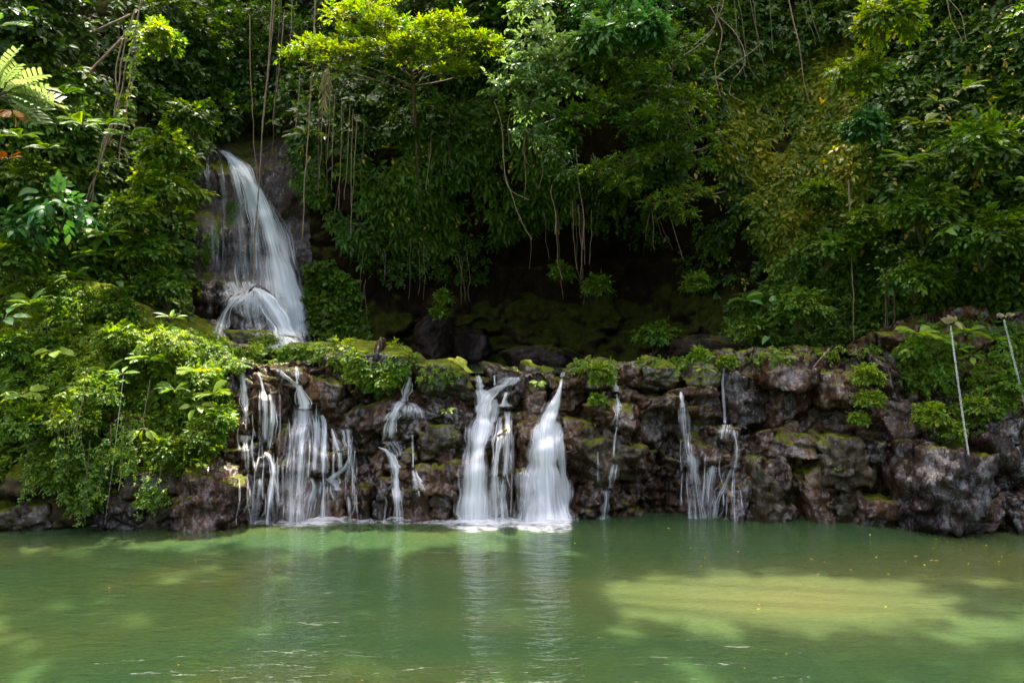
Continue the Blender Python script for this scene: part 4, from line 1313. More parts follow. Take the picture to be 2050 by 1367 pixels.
# ---------------------------------------------------------------- creeper and undergrowth masses
CL, BK, LG = [bvh_cliff], [bvh_bank, bvh_ledge], [bvh_ledge, bvh_rocks]
cover('creeper_cover', 'tangled mid-green creepers over the left cliff', 'leaf_mid', [
    [(-120, 180), (60, 150), (250, 170), (385, 215), (408, 285), (388, 400), (372, 560), (372, 665), (330, 690), (200, 660), (-120, 640)]], 5200, CL, leaf=0.17, spray=0.28, nleaf=6, droop=0.6, out=(0.0, 0.9), tint=0.42, gap=-0.2, seed=1)
cover('undergrowth', 'dark forest undergrowth at the top left', 'leaf_dark', [
    [(-120, -120), (430, -120), (430, 225), (250, 190), (60, 170), (-120, 190)], [(410, -120), (740, -120), (740, 240), (690, 300), (600, 260), (520, 230), (440, 290), (400, 205)]], [2300, 1700], CL, leaf=0.2, spray=0.34, nleaf=6, droop=0.5, out=(0.1, 1.3), tint=0.35, gap=-0.1, seed=2)
cover('hanging_leaf_cover', 'long drooping leaves hanging on the dark wall right of the main waterfall', 'leaf_mid', [
    [(600, 250), (980, 190), (1150, 260), (1160, 420), (1020, 470), (930, 500), (830, 500), (760, 470), (725, 530), (690, 480), (660, 430), (610, 380), (590, 300)]], 4600, CL, leaf=0.2, spray=0.2, nleaf=4, aspect=0.34, droop=1.3, up=0.3, out=(0.0, 0.45), tint=0.38, gap=-0.35, seed=3, template=T_LONG)
cover('creeper_cover', 'small round-leaved creeper right of the foot of the main waterfall', 'leaf_mid', [
    [(615, 535), (665, 520), (715, 560), (735, 640), (730, 700), (640, 705), (612, 650)]], 1100, CL, leaf=0.12, spray=0.18, nleaf=6, aspect=0.7, out=(0.0, 0.5), tint=0.42, gap=-0.35, seed=4)
cover('undergrowth', 'dark leafy mass along the top of the cliff in the middle', 'leaf_dark', [
    [(720, -120), (1750, -120), (1700, 80), (1440, 190), (1220, 210), (1000, 150), (960, 160), (720, 170)]], 3800, CL, leaf=0.18, spray=0.32, nleaf=6, out=(0.0, 1.1), tint=0.4, gap=-0.35, seed=5)
cover('hanging_leaf_cover', 'bright yellow-green drooping leaves on the right wall', 'leaf_yellow', [
    [(1380, 120), (1700, 60), (1760, 330), (1690, 470), (1560, 520), (1470, 430), (1420, 280)]], 6000, CL, leaf=0.17, spray=0.2, nleaf=4, aspect=0.42, droop=1.2, up=0.35, out=(0.0, 0.4), tint=0.62, gap=-0.5, seed=6, template=T_LONG, clump=0.45)
cover('creeper_cover', 'dense dark large-leaved creepers at the right edge', 'leaf_dark', [
    [(1660, -120), (2180, -120), (2180, 660), (1860, 650), (1760, 560), (1700, 440), (1740, 300)]], 6400, CL, leaf=0.17, spray=0.25, nleaf=6, aspect=0.55, droop=0.7, out=(0.0, 0.55), tint=0.5, gap=-0.25, seed=7)
cover('creeper_cover', 'dense green small-leaved creeper mound above the right end of the ledge', 'leaf_mid', [
    [(1440, 690), (1480, 620), (1540, 560), (1620, 470), (1700, 430), (1790, 500), (1880, 600), (1860, 680), (1780, 720), (1600, 720)]], 3600, CL, leaf=0.14, spray=0.22, nleaf=7, aspect=0.5, droop=0.7, out=(0.1, 1.0), tint=0.42, gap=-0.3, seed=8)
cover('creeper_cover', 'sparse small creepers on the dark wall of the hollow', 'leaf_dark', [
    [(690, 430), (960, 470), (980, 560), (760, 560)], [(1150, 330), (1480, 330), (1540, 540), (1440, 590), (1250, 500), (1160, 430)]], [420, 1300], CL, leaf=0.12, spray=0.2, nleaf=6, out=(0.0, 0.35), tint=0.45, gap=0.05, seed=9)
cover('creeper_cover', 'dark leaf curtain behind the pale-leaved tree', 'leaf_dark', [
    [(980, 120), (1420, 100), (1440, 330), (1300, 360), (1160, 300), (1000, 260)]], 1900, CL, leaf=0.16, spray=0.26, nleaf=6, out=(0.0, 0.7), tint=0.4, gap=-0.1, seed=10)

cover('creeper_cover', 'dim leafy wall behind and under the yellow-green tree', 'leaf_dark', [
    [(680, 120), (1010, 120), (1030, 280), (800, 270), (700, 290)]], 2600, CL, leaf=0.15, spray=0.26, nleaf=6, droop=0.7, out=(0.0, 0.7), tint=0.45, gap=-0.5, seed=21)
cover('moss_patch', 'bright green moss streaks on the dark slab left of the main waterfall', 'leaf_bright', [
    [(455, 405), (478, 400), (476, 440), (455, 458)], [(405, 470), (425, 460), (430, 500), (412, 540), (400, 520)], [(428, 440), (440, 450), (436, 500), (428, 490)]], [260, 260, 120], CL, leaf=0.035, spray=0.06, nleaf=5, droop=1.0, out=(0.0, 0.05), tint=0.4, gap=-1, seed=22, cat='moss')

# ---------------------------------------------------------------- the sunlit mound on the left bank
cover('ground_cover', 'sunlit ferny ground cover draped over the left mound', 'leaf_bright', [
    [(-120, 555), (60, 555), (130, 565), (215, 615), (300, 662), (400, 698), (445, 735), (468, 800), (445, 870), (400, 940), (310, 950), (230, 930), (150, 1000), (60, 930), (-120, 960)]], 9000, BK, leaf=0.085, spray=0.17, nleaf=7, aspect=0.5, droop=0.45, out=(0.0, 0.35), tint=0.5, gap=-0.5, seed=11, bulge_scale=1.4, up=0.8)
cover('ground_cover', 'short sunlit growth along the back of the left mound, up to the main waterfall', 'leaf_bright', [
    [(290, 640), (400, 668), (470, 690), (490, 735), (440, 745), (330, 690)], [(470, 695), (650, 690), (650, 716), (500, 728)], [(100, 540), (230, 600), (300, 655), (220, 625), (100, 565)]], [900, 420, 300], BK + [bvh_rocks, bvh_cliff], leaf=0.06, spray=0.12, nleaf=7, out=(0.0, 0.16), tint=0.5, gap=-0.6, seed=31, bulge_scale=2)
cover('ground_cover', 'small bright plants over the mossy right end of the ledge', 'leaf_bright', [
    [(1790, 690), (1850, 650), (1960, 640), (2050, 650), (2080, 800), (1990, 830), (1930, 880), (1870, 885), (1840, 800), (1800, 760)]], 1500, LG, leaf=0.075, spray=0.15, nleaf=7, out=(0.0, 0.25), tint=0.42, gap=-0.15, seed=12, bulge_scale=1.6)
cover('ground_cover', 'low sunlit plants on the moss along the lip of the ledge', 'leaf_bright', [
    [(635, 700), (830, 708), (838, 745), (790, 780), (740, 785), (690, 745)], [(495, 690), (575, 690), (565, 725), (500, 722)], [(1180, 722), (1225, 722), (1222, 762), (1185, 760)],
    [(1500, 700), (1700, 680), (1720, 700), (1560, 722)], [(1270, 725), (1440, 712), (1430, 740), (1300, 735)], [(830, 725), (930, 735), (900, 770), (840, 765)], [(1290, 716), (1540, 702), (1760, 684), (1760, 706), (1540, 728), (1300, 742)], [(1140, 720), (1290, 720), (1290, 738), (1140, 738)]], [700, 260, 150, 120, 90, 50, 330, 80], LG, leaf=0.06, spray=0.11, nleaf=7, out=(0.0, 0.12), tint=0.5, gap=0.0, seed=13, bulge_scale=2)
cover('dead_leaf_scatter', 'scattered yellowed leaves among the creepers of the cliff', 'leaf_yellowed', [
    [(-60, 200), (380, 240), (370, 640), (-60, 640)], [(1150, 60), (2050, 20), (2050, 600), (1500, 600), (1300, 330)], [(600, 250), (1150, 260), (1100, 470), (700, 480)]], [70, 190, 25], CL, leaf=0.13, spray=0.14, nleaf=2, droop=0.9, out=(0.3, 0.9), tint=0.6, gap=-1, seed=41, cat='dead leaves')

# ---------------------------------------------------------------- trees at the top of the cliff
def wp(x, y, z):
    """a place given in metres, as (px, py, D)"""
    return (CX + x / y * FPX, CY - (z - CAM_H) / y * FPX, y)


tree('sunlit yellow-green tree leaning out over the cliff, its leaf tiers brightest in the picture', [(838, 380, 17.6), (832, 250, 17.0), (826, 160, 16.2), (800, 60, 15.8)], [
    (700, 38, 15.9, 60, 26), (735, 20, 16.2, 50, 24), (580, 118, 15.3, 26, 12), (985, 100, 15.4, 34, 14), (900, 150, 15.1, 40, 14), (830, 95, 15.0, 44, 18), (640, 105, 15.4, 62, 22), (690, 118, 15.2, 80, 24), (775, 112, 15.2, 70, 28), (760, 55, 15.6, 62, 32), (850, 75, 15.4, 62, 34), (905, 60, 15.6, 45, 30),
    (880, 125, 15.2, 65, 24), (925, 100, 15.4, 40, 24), (960, 92, 15.5, 50, 22), (930, 150, 15.2, 28, 12), (600, 120, 15.6, 30, 18), (820, 130, 15.4, 60, 26), (720, 85, 15.8, 70, 24)],
    mat='leaf_yellow', leaf=0.115, nleaf=7, dens=115, tint=0.42, aspect=0.4, r0=0.055, bark='root', droop=-0.25, top=0.25, depth=0.8)
tree('pale whitish-leaved tree beside the yellow-green one', [(1240, 240, 17.2), (1180, 190, 16.4), (1120, 140, 15.6)], [
    (1080, 90, 15.2, 62, 36), (1050, 130, 15.0, 50, 34), (1120, 130, 15.0, 60, 36), (1010, 175, 14.9, 30, 20), (1070, 170, 14.9, 52, 28), (1130, 175, 15.0, 45, 28), (1060, 215, 14.9, 38, 24), (1150, 100, 15.2, 40, 26), (1060, 20, 15.6, 50, 30)],
    mat='leaf_pale', leaf=0.17, nleaf=5, dens=60, tint=0.5, aspect=0.5, r0=0.07, droop=0.25, depth=0.7, spray=1.6)
tree('dark green spreading tree in front of the cliff right of the pale-leaved tree', [(1470, 330, 17.4), (1415, 235, 16.3), (1340, 180, 15.4)], [
    (1220, 130, 15.0, 65, 40), (1290, 170, 14.9, 75, 40), (1370, 210, 15.0, 75, 40), (1210, 215, 14.8, 60, 30), (1300, 250, 14.8, 80, 30), (1390, 280, 15.0, 55, 26), (1150, 240, 14.8, 46, 20), (1250, 60, 15.2, 80, 40), (1350, 100, 15.2, 70, 44)],
    mat='leaf_mid', leaf=0.12, nleaf=7, dens=110, tint=0.4, aspect=0.42, r0=0.05, bark='root', droop=0.1, depth=0.8)
tree('low dark branch reaching down over the hollow', [(1480, 280, 17.6), (1400, 300, 16.0), (1300, 320, 15.3), (1200, 350, 15.0)], [
    (1330, 310, 15.2, 60, 22), (1260, 325, 15.1, 60, 22), (1200, 345, 15.0, 50, 20), (1250, 370, 15.0, 40, 16), (1390, 330, 15.4, 40, 22)],
    mat='leaf_mid', leaf=0.10, nleaf=7, dens=130, tint=0.5, aspect=0.42, r0=0.03, bark='root', droop=0.2, depth=0.8)
tree('small light branch hanging at the right of the hollow', [(1470, 380, 17.4), (1420, 390, 16.2), (1340, 400, 15.6)], [
    (1390, 385, 15.8, 45, 18), (1330, 405, 15.6, 50, 20), (1360, 430, 15.7, 36, 14)], mat='leaf_mid', leaf=0.10, nleaf=7, dens=140, tint=0.62, bark='root', r0=0.025, droop=0.2)
tree('hanging leafy branch below the pale-leaved tree', [(1180, 230, 16.2), (1110, 240, 15.4), (1060, 265, 15.1)], [
    (1060, 262, 15.0, 36, 16), (1100, 280, 15.0, 32, 16), (1115, 310, 15.0, 24, 20), (1135, 345, 15.2, 18, 20)], mat='leaf_pale', leaf=0.13, nleaf=5, dens=110, tint=0.2, r0=0.03, droop=0.4)

# forest trees in the shade behind
for lab, tp, pads, mt, tn in [
    ('shaded forest tree with a slanting pale trunk at the top left corner', [(10, 110, 18.2), (55, 40, 18.0), (70, -60, 17.8)], [(40, -10, 17.6, 90, 50), (-40, 40, 17.4, 60, 40), (120, 20, 17.8, 70, 50)], 'leaf_mid', 0.35),
    ('dark forest tree behind the leaning dead poles', [(230, 230, 19), (250, 110, 18.8), (260, -20, 18.6)], [(190, 40, 18.4, 80, 46), (280, 60, 18.4, 80, 50), (240, 120, 18.2, 70, 36), (330, 20, 18.6, 70, 46)], 'leaf_dark', 0.5),
    ('dark tree with a bare grey trunk above the main waterfall', [(388, 300, 20.2), (385, 200, 20.2), (380, 60, 20)], [(370, 50, 19.6, 90, 40), (420, 100, 19.8, 60, 34), (345, 120, 19.4, 60, 36)], 'leaf_mid', 0.3),
    ('dark small-leaved tree behind the two long lianas', [(560, 260, 21.5), (565, 120, 21.3), (560, 0, 21)], [(520, 40, 20.6, 90, 46), (600, 70, 20.6, 80, 40), (560, 130, 20.8, 90, 40), (480, 120, 20.8, 60, 40)], 'leaf_dark', 0.4),
    ('dark tree above the top of the main waterfall, right of its lip', [(470, 290, 20.6), (460, 230, 20.4), (455, 180, 20.2)], [(450, 215, 20, 50, 26), (500, 240, 20, 45, 24), (420, 200, 19.6, 46, 24)], 'leaf_mid', 0.3),
    ('shaded tree behind the crown of the yellow-green tree', [(880, 120, 19), (900, 40, 18.6), (920, -60, 18.2)], [(860, -10, 17.8, 90, 40), (960, 10, 17.6, 90, 44), (920, 60, 17.8, 70, 30)], 'leaf_dark', 0.55),
    ('bluish-leaved tree at the top behind the dark spreading tree', [(1330, 120, 17.4), (1290, 60, 16.8), (1240, -20, 16.4)], [(1230, 40, 16.0, 60, 26), (1300, 30, 16.0, 66, 30), (1180, 30, 16.2, 60, 30), (1260, -20, 16, 90, 34)], 'leaf_blue', 0.35),
]:
    tree(lab, tp, pads, name='forest_or_added_tree', mat=mt, leaf=0.15, nleaf=6, dens=34, tint=tn, r0=0.13, droop=0.1, group='forest trees above the cliff')

# unseen canopy added to cast shade, high above the pool, beyond the top of the picture: it shades the pool and the right of the ledge
rg_c = np.random.default_rng(3)


def canopy(label, trunk, spots):  # added unseen canopy that casts shade
    tree(label, [wp(*q) for q in trunk], [wp(x, y, z)[:3] + (r / y * FPX, 0.42 * r / y * FPX) for x, y, z, r in spots], name='added_canopy', mat='leaf_mid', leaf=0.32, nleaf=7, dens=34, tint=0.5, r0=0.07, droop=0.1, group='added shade canopies over the pool', depth=1.3, spray=1.5)

SUNV = np.array(to_sun)


LIT = [(x, y, z) for x in np.arange(-9.0, -4.2, 0.9) for y, z in ((12.1, 1.8), (12.6, 2.8), (13.4, 3.5))] + [(x, 13.0, 2.6) for x in np.arange(-4.2, 1.5, 0.8)] + [(x, 15.4, z) for x in np.arange(-5, 0, 1) for z in (9.2, 10.4)] + [(-7.0, 9.6, 6.7), (-7.6, 9.6, 7.2)]


def shade(targets, z=24.0, r=1.15):
    out = []
    for x, y, z0 in targets:
        t = (z - z0) / SUNV[2]
        zz = z + rg_c.uniform(-0.5, 0.8)
        c = np.array([x + SUNV[0] * t, max(y + SUNV[1] * t, 2.0), zz])
        if any(np.linalg.norm(np.cross(c - np.array(q), SUNV)) < (r * 0.9 + 0.3 if q[1] < 11 else r * 0.8 + 0.3) for q in LIT):
            continue
        out.append((x + SUNV[0] * t + rg_c.uniform(-.15, .15), max(y + SUNV[1] * t, 2.0), zz, r * rg_c.uniform(0.9, 1.15)))
    return out

SPOT = [(3.9, 8.7, 1.9, 0.95)]
tg = []
for x in np.arange(-7.6, 9.6, 1.55):
    for y in np.arange(1.8, 11.6, 1.55):
        if ((x - 3.9) / 2.9) ** 2 + ((y - 8.5) / 1.75) ** 2 < 1:
            continue
        tg.append((x, y, 0.0))
tg += [(x, y, 0.0) for x in np.arange(-11, -6, 1.5) for y in (4.5, 6, 7.5, 9)] + [(x, 10.6, 0.0) for x in np.arange(-9.5, 9.5, 1.3)] + [(x, 11.4, 0.0) for x in np.arange(1.5, 9.5, 1.3)]
canopy('added unseen leaf canopy shading the pool from above', [(2, 22, 10), (0, 18, 18), (-5, 13, 23.2)], shade(tg))
canopy('added unseen leaf canopy shading the right of the ledge', [(9, 22, 10), (6, 20, 18), (2, 18, 23)], shade([(x, y, 1.8) for x in (4.4, 5.7, 7.0, 8.4, 9.8) for y in (12.0, 13.3)]))

canopy('added unseen leaf canopy shading the forest at the top left', [(-9, 26, 12), (-8, 24, 20), (-7, 21, 25)], shade([(x, y, 10.5) for x in np.arange(-13, 0.5, 1.6) for y in (17.6, 19.4, 21)], z=25.0))

# tall forest added behind the viewpoint to block low sky from the wet rock
for k, (x, y) in enumerate([(-15, -8), (-10.5, -10), (-6, -9), (-1, -11), (4, -9.5), (8.5, -10), (13, -8)]):
    pads = [wp(x + rg_c.uniform(-1.5, 1.5), y + rg_c.uniform(-1, 1), z) + ((3.0 + rg_c.uniform(0, .6)) / y * FPX, 2.0 / y * FPX) for z in (1.5, 4.5, 7.5, 10.5, 13.5)]
    tree('added unseen forest tree behind the viewpoint, blocking low sky', [wp(x, y - 0.5, -0.5), wp(x + 0.3, y - 0.5, 5), wp(x, y, 14)], pads, name='forest_or_added_tree', mat='leaf_dark', leaf=0.5, nleaf=6, dens=5, r0=0.3, group='added sky-blocking trees on the near bank', spray=2.0)
ng = np.array([[-40, -30, 0.25], [40, -30, 0.25], [40, -5.5, 0.25], [22, -5, 0.1], [0, -4.6, -0.2], [-22, -5, 0.1], [-40, -5.5, 0.25]], float)
tag(link('near_bank', mesh_from_quads('near_bank', ng, [[0, 1, 2, 3, 4, 5, 6]]), M['bank_soil']), 'near bank of the pool behind the viewpoint', kind='structure')

# ---------------------------------------------------------------- dead poles, lianas, roots
vine('long pale dead pole leaning across the top left forest', [(250, 72, 15.6), (185, 140, 15.5), (138, 206, 15.4)], r=0.03, name='dead_pole', cat='pole', wob=0.02)
vine('upper pale dead pole slanting above the longer one', [(262, 30, 16.2), (200, 58, 16.1), (128, 90, 16.0)], r=0.03, name='dead_pole', cat='pole', wob=0.02)
for i, pts in enumerate([[(285, -10), (262, 100), (240, 200), (215, 280), (190, 340)], [(270, 20), (240, 130), (235, 190), (200, 330), (178, 420)], [(250, 60), (232, 150), (236, 240), (180, 380), (150, 520)],
                         [(225, 250), (196, 340), (176, 420), (165, 500)], [(300, 40), (262, 140), (250, 230), (240, 330)]]):
    vine('pale twisted liana in the tangle on the left cliff', [(x, y, 14.6 + 0.1 * i) for x, y in pts], r=0.016, group='tangle of lianas on the left cliff', wob=0.08)
vine('leafy climber hanging beside the tangle of lianas on the left', [(268, 60, 14.6), (270, 120, 14.5), (262, 200, 14.5), (245, 240, 14.5)], leaves=70, leaf=0.11, tint=0.6, name='climber', cat='climber')
vine('longest pale liana, ending in the spray of the main waterfall', [(546, -20, 16.6), (538, 120, 16.6), (526, 250, 16.6), (516, 400, 16.6), (503, 562, 16.6)], r=0.016)
vine('second long liana twined beside the longest one', [(552, -20, 16.7), (536, 160, 16.6), (520, 330, 16.6), (514, 420, 16.6), (507, 556, 16.6)], r=0.012)
vine('thin liana slanting to join the two long ones', [(500, 30, 16.6), (503, 180, 16.6), (510, 310, 16.6), (516, 372, 16.6)], r=0.010)
vine('single liana hanging left of the yellow-green tree', [(632, -20, 15.9), (626, 120, 15.9), (615, 300, 15.9), (604, 478, 15.9)], r=0.016)
for i, (x0, y0, x1, y1) in enumerate([(562, 0, 541, 330), (570, 20, 548, 250), (585, 0, 582, 100), (655, 180, 652, 400), (670, 190, 664, 380), (684, 200, 680, 420), (690, 200, 672, 440), (701, 210, 690, 400), (707, 220, 700, 470), (640, 170, 634, 390),
                                      (648, 180, 640, 360), (715, 230, 704, 440), (730, 250, 722, 380), (600, 150, 596, 260), (868, 230, 852, 380), (900, 230, 897, 330), (662, 160, 655, 330)]):
    vine('thin straight aerial root in the curtain right of the main waterfall', [(x0, y0, 16.9 + 0.05 * (i % 5)), ((x0 + x1) / 2, (y0 + y1) / 2, 16.9), (x1, y1, 16.9)], r=0.010, mat='liana' if i % 3 else 'root', group='curtain of aerial roots', name='aerial_root', cat='root', wob=0.04)
for lab, pts, r in [
    ('curving bare liana left of the pale-leaved tree', [(990, 205), (1003, 250), (1008, 340), (1022, 380), (1060, 400)], .013),
    ('liana running down to the tangle in the middle of the wall', [(1006, 260), (1012, 350), (1028, 400), (1050, 455), (1065, 480)], .012),
    ('short hooked liana under the pale-leaved tree', [(1020, 230), (1018, 270), (1025, 310)], .010),
    ('curled liana with a loop under the hanging leafy branch', [(1053, 275), (1047, 300), (1055, 325), (1066, 336)], .010),
    ('long liana hanging straight below the pale-leaved tree', [(1050, 230), (1050, 300), (1051, 400)], .009),
    ('forked liana below the hanging leafy branch', [(1115, 300), (1128, 340), (1112, 360), (1104, 385), (1112, 420), (1113, 470)], .012),
    ('wavy liana dropping below the low dark branch', [(1153, 290), (1156, 330), (1164, 400), (1168, 440), (1168, 500)], .012),
    ('thin liana slanting under the low dark branch', [(1070, 240), (1080, 300), (1088, 345), (1078, 380)], .009),
]:
    vine(lab, [(x, y, 15.6) for x, y in pts], r=r, wob=0.05)
for i, (x0, y0, x1, y1) in enumerate([(1112, 420, 1122, 560), (1116, 420, 1124, 600), (1146, 400, 1152, 540), (1152, 400, 1160, 580), (1158, 410, 1165, 560), (1165, 420, 1166, 610), (1170, 440, 1171, 530), (1090, 430, 1098, 520), (1184, 420, 1180, 530), (1064, 470, 1058, 540),
                                      (1300, 430, 1292, 480), (1310, 430, 1330, 480), (1306, 420, 1312, 500), (1320, 440, 1348, 500), (1340, 430, 1368, 520), (1200, 400, 1190, 470)]):
    vine('brown aerial root hanging over the dark hollow', [(x0, y0, 17.0), ((x0 + x1) / 2, (y0 + y1) / 2, 16.95), (x1, y1, 16.9)], r=0.009, mat='root' if i % 2 else 'liana', group='aerial roots over the hollow', name='aerial_root', cat='root', wob=0.06)
for i, (x0, y0, x1, y1) in enumerate([(728, 500, 722, 580), (732, 560, 724, 620), (728, 570, 737, 650), (770, 500, 768, 560), (822, 480, 820, 600), (838, 500, 840, 590), (848, 490, 850, 600), (918, 510, 930, 600), (925, 520, 923, 610), (935, 500, 941, 605), (766, 505, 772, 555)]):
    vine('pale root string hanging below the drooping leaves in the middle', [(x0, y0, 17.7), ((x0 + x1) / 2, (y0 + y1) / 2, 17.65), (x1, y1, 17.6)], r=0.010, mat='root', group='root strings below the drooping leaves', name='aerial_root', cat='root', wob=0.06)
# right wall
vine('long yellowish liana hanging down the top of the right wall', [(1577, -10, 14.6), (1596, 80, 14.6), (1608, 160, 14.7), (1615, 200, 14.8)], r=0.013, mat='liana')
for i, pts in enumerate([[(1500, -10), (1512, 50), (1525, 110), (1534, 150)], [(1508, 0), (1514, 60), (1520, 100)], [(1475, -10), (1490, 60), (1500, 130), (1520, 165)], [(1540, -10), (1545, 60), (1548, 110)], [(1605, 0), (1625, 60), (1636, 90)], [(1620, 0), (1630, 40), (1640, 85)], [(1470, 0), (1480, 90), (1494, 160)]]):
    vine('thin green liana among those at the top of the right wall', [(x, y, 14.8) for x, y in pts], r=0.009, mat='stem', group='thin lianas at the top of the right wall', wob=0.05)
for lab, pts in [('looped bare liana at the top right of the dark tree', [(1440, 35), (1475, 70), (1490, 110), (1482, 140), (1464, 160), (1458, 190), (1485, 205)]),
                 ('arching brown twig crossing the looped liana', [(1420, 10), (1445, 60), (1440, 100), (1430, 125), (1432, 160), (1440, 195)]),
                 ('thin arching twig above the looped liana', [(1390, 90), (1425, 60), (1442, 20), (1448, -10)]),
                 ('low arching twig left of the looped liana', [(1370, 110), (1400, 90), (1430, 55), (1436, 10)]),
                 ('brown twig reaching right from the looped liana', [(1432, 158), (1470, 130), (1500, 110), (1524, 90)]),
                 ('forked twig hanging at the top of the right wall', [(1895, -5), (1905, 40), (1918, 66), (1924, 82)]),
                 ('second forked twig beside the first at the top of the right wall', [(1900, 0), (1925, 30), (1932, 60), (1938, 86)])]:
    vine(lab, [(x, y, 14.2) for x, y in pts], r=0.010, wob=0.04, name='bare_twig', cat='twig')
vine('long thin liana hanging down over the creeper mound to the ledge', [(1699, 360, 14.6), (1702, 470, 14.5), (1706, 560, 14.4), (1712, 690, 14.3)], r=0.014, mat='liana')
for i, (x0, x1) in enumerate([(1768, 1770), (1776, 1778), (1784, 1790)]):
    vine('reddish-brown root in the bundle right of the creeper mound', [(x0, 540, 14.3), ((x0 + x1) / 2 + 3, 620, 14.2), (x1, 700, 14.1)], r=0.022, mat='root', group='root bundle beside the creeper mound', wob=0.05, name='aerial_root', cat='root')
# strings of growth down the left mound
for i, (x0, y0, x1, y1) in enumerate([(130, 830, 118, 990), (118, 850, 112, 950), (160, 860, 175, 1000), (180, 880, 166, 1030), (195, 900, 160, 1040), (150, 800, 152, 930), (140, 840, 138, 960), (245, 830, 240, 960), (262, 850, 258, 940), (285, 950, 285, 1030), (300, 940, 290, 1010), (210, 880, 204, 990), (322, 930, 318, 1010), (60, 860, 52, 990)]):
    D = 11.2 if x0 > 150 else 11.25
    vine('leafy trailing strand hanging from the left mound towards the water', [(x0, y0, D + 0.1), ((x0 + x1) / 2, (y0 + y1) / 2, D), (x1, y1, D)], r=0.006, mat='stem', leaves=34 if i % 3 else 16, leafmat='leaf_bright' if i % 2 else 'leaf_mid', leaf=0.06, tint=0.42, group='trailing strands on the left mound', name='trailing_plant', cat='trailing plant', wob=0.06)
for i, (x0, y0, x1, y1) in enumerate([(245, 900, 236, 980), (222, 850, 215, 960), (300, 760, 292, 860), (170, 750, 150, 880)]):
    vine('bare dry tendril hanging from the left mound', [(x0, y0, 11.3), ((x0 + x1) / 2, (y0 + y1) / 2, 11.25), (x1, y1, 11.2)], r=0.006, group='dry tendrils on the left mound', wob=0.05)

# ---------------------------------------------------------------- single plants one can point to
# sunlit cut-leaved plant at the left edge
_cc = at(-6, 200, 9.6)
_cp = thing('cut_leaf_plant', 'large sunlit cut-leaved plant at the left edge, whitish with glare', 'plant', _cc)
_lv = Leaves(T_LOBED); _t = Tubes()
for _dx, _dz, _l in [(0.95, 0.12, .62), (0.9, 0.35, .6), (0.8, 0.5, .5), (0.6, 0.7, .5), (0.35, 0.8, .5), (0.1, 0.9, .45), (0.98, -0.12, .55), (0.8, 0.1, .42), (0.5, 0.35, .42), (0.2, 0.55, .4), (-0.6, 0.5, .5), (0.5, 0.0, .42), (0.7, -0.25, .4), (0.85, 0.25, .7), (0.0, 0.3, .4), (-0.5, 0.1, .5)]:
    _d = norm(np.array([_dx, random.uniform(-0.45, 0.1), _dz]))
    _p = _d * random.uniform(0.14, 0.30)
    _t.add(smooth_path([np.zeros(3), _p * 0.5 + UP * 0.03, _p], 5), 0.008, 5)
    _lv.add([_p], [_d - UP * 0.2], [UP * 1.0 + TOCAM * 0.35 + RNG.normal(size=3) * 0.25], _l, _l * 0.75, random.uniform(0.55, 1.0))
link('stem', _t.mesh('stem'), M['stem'], _cp); link('foliage', _lv.mesh('foliage'), M['leaf_pale'], _cp)
rosette('smaller cut-leaved plant above the large sunlit one', -5, 60, 55, 10.2, name='cut_leaf_plant', n=6, template=T_LOBED, aspect=0.85, mat='leaf_pale', tint=0.3, leaf=0.8)
rosette('rust-brown dying leaves under the large cut-leaved plant', 22, 222, 34, 9.4, name='dry_leaf_cluster', n=8, template=T_LOBED, aspect=0.7, mat='leaf_dry', tint=0.6, rise=-0.1, cat='dry leaves')
rosette('red-leaved small plant lower at the left edge', 18, 322, 32, 12.5, name='red_leaf_plant', n=7, mat='leaf_dry', tint=0.15, template=T_MID)
shrub('large pale-leaved shrub on the left cliff with leaves in whorls', 110, 420, 62, 13.2, mat='leaf_blue', leaf=0.24, nleaf=5, n=42, aspect=0.48, tint=0.45, template=T_LONG, droop=0.5)
shrub('second whorl-leaved shrub lower beside the large pale-leaved one', 55, 460, 45, 13.2, mat='leaf_blue', leaf=0.22, nleaf=5, n=26, aspect=0.48, tint=0.35, template=T_LONG)
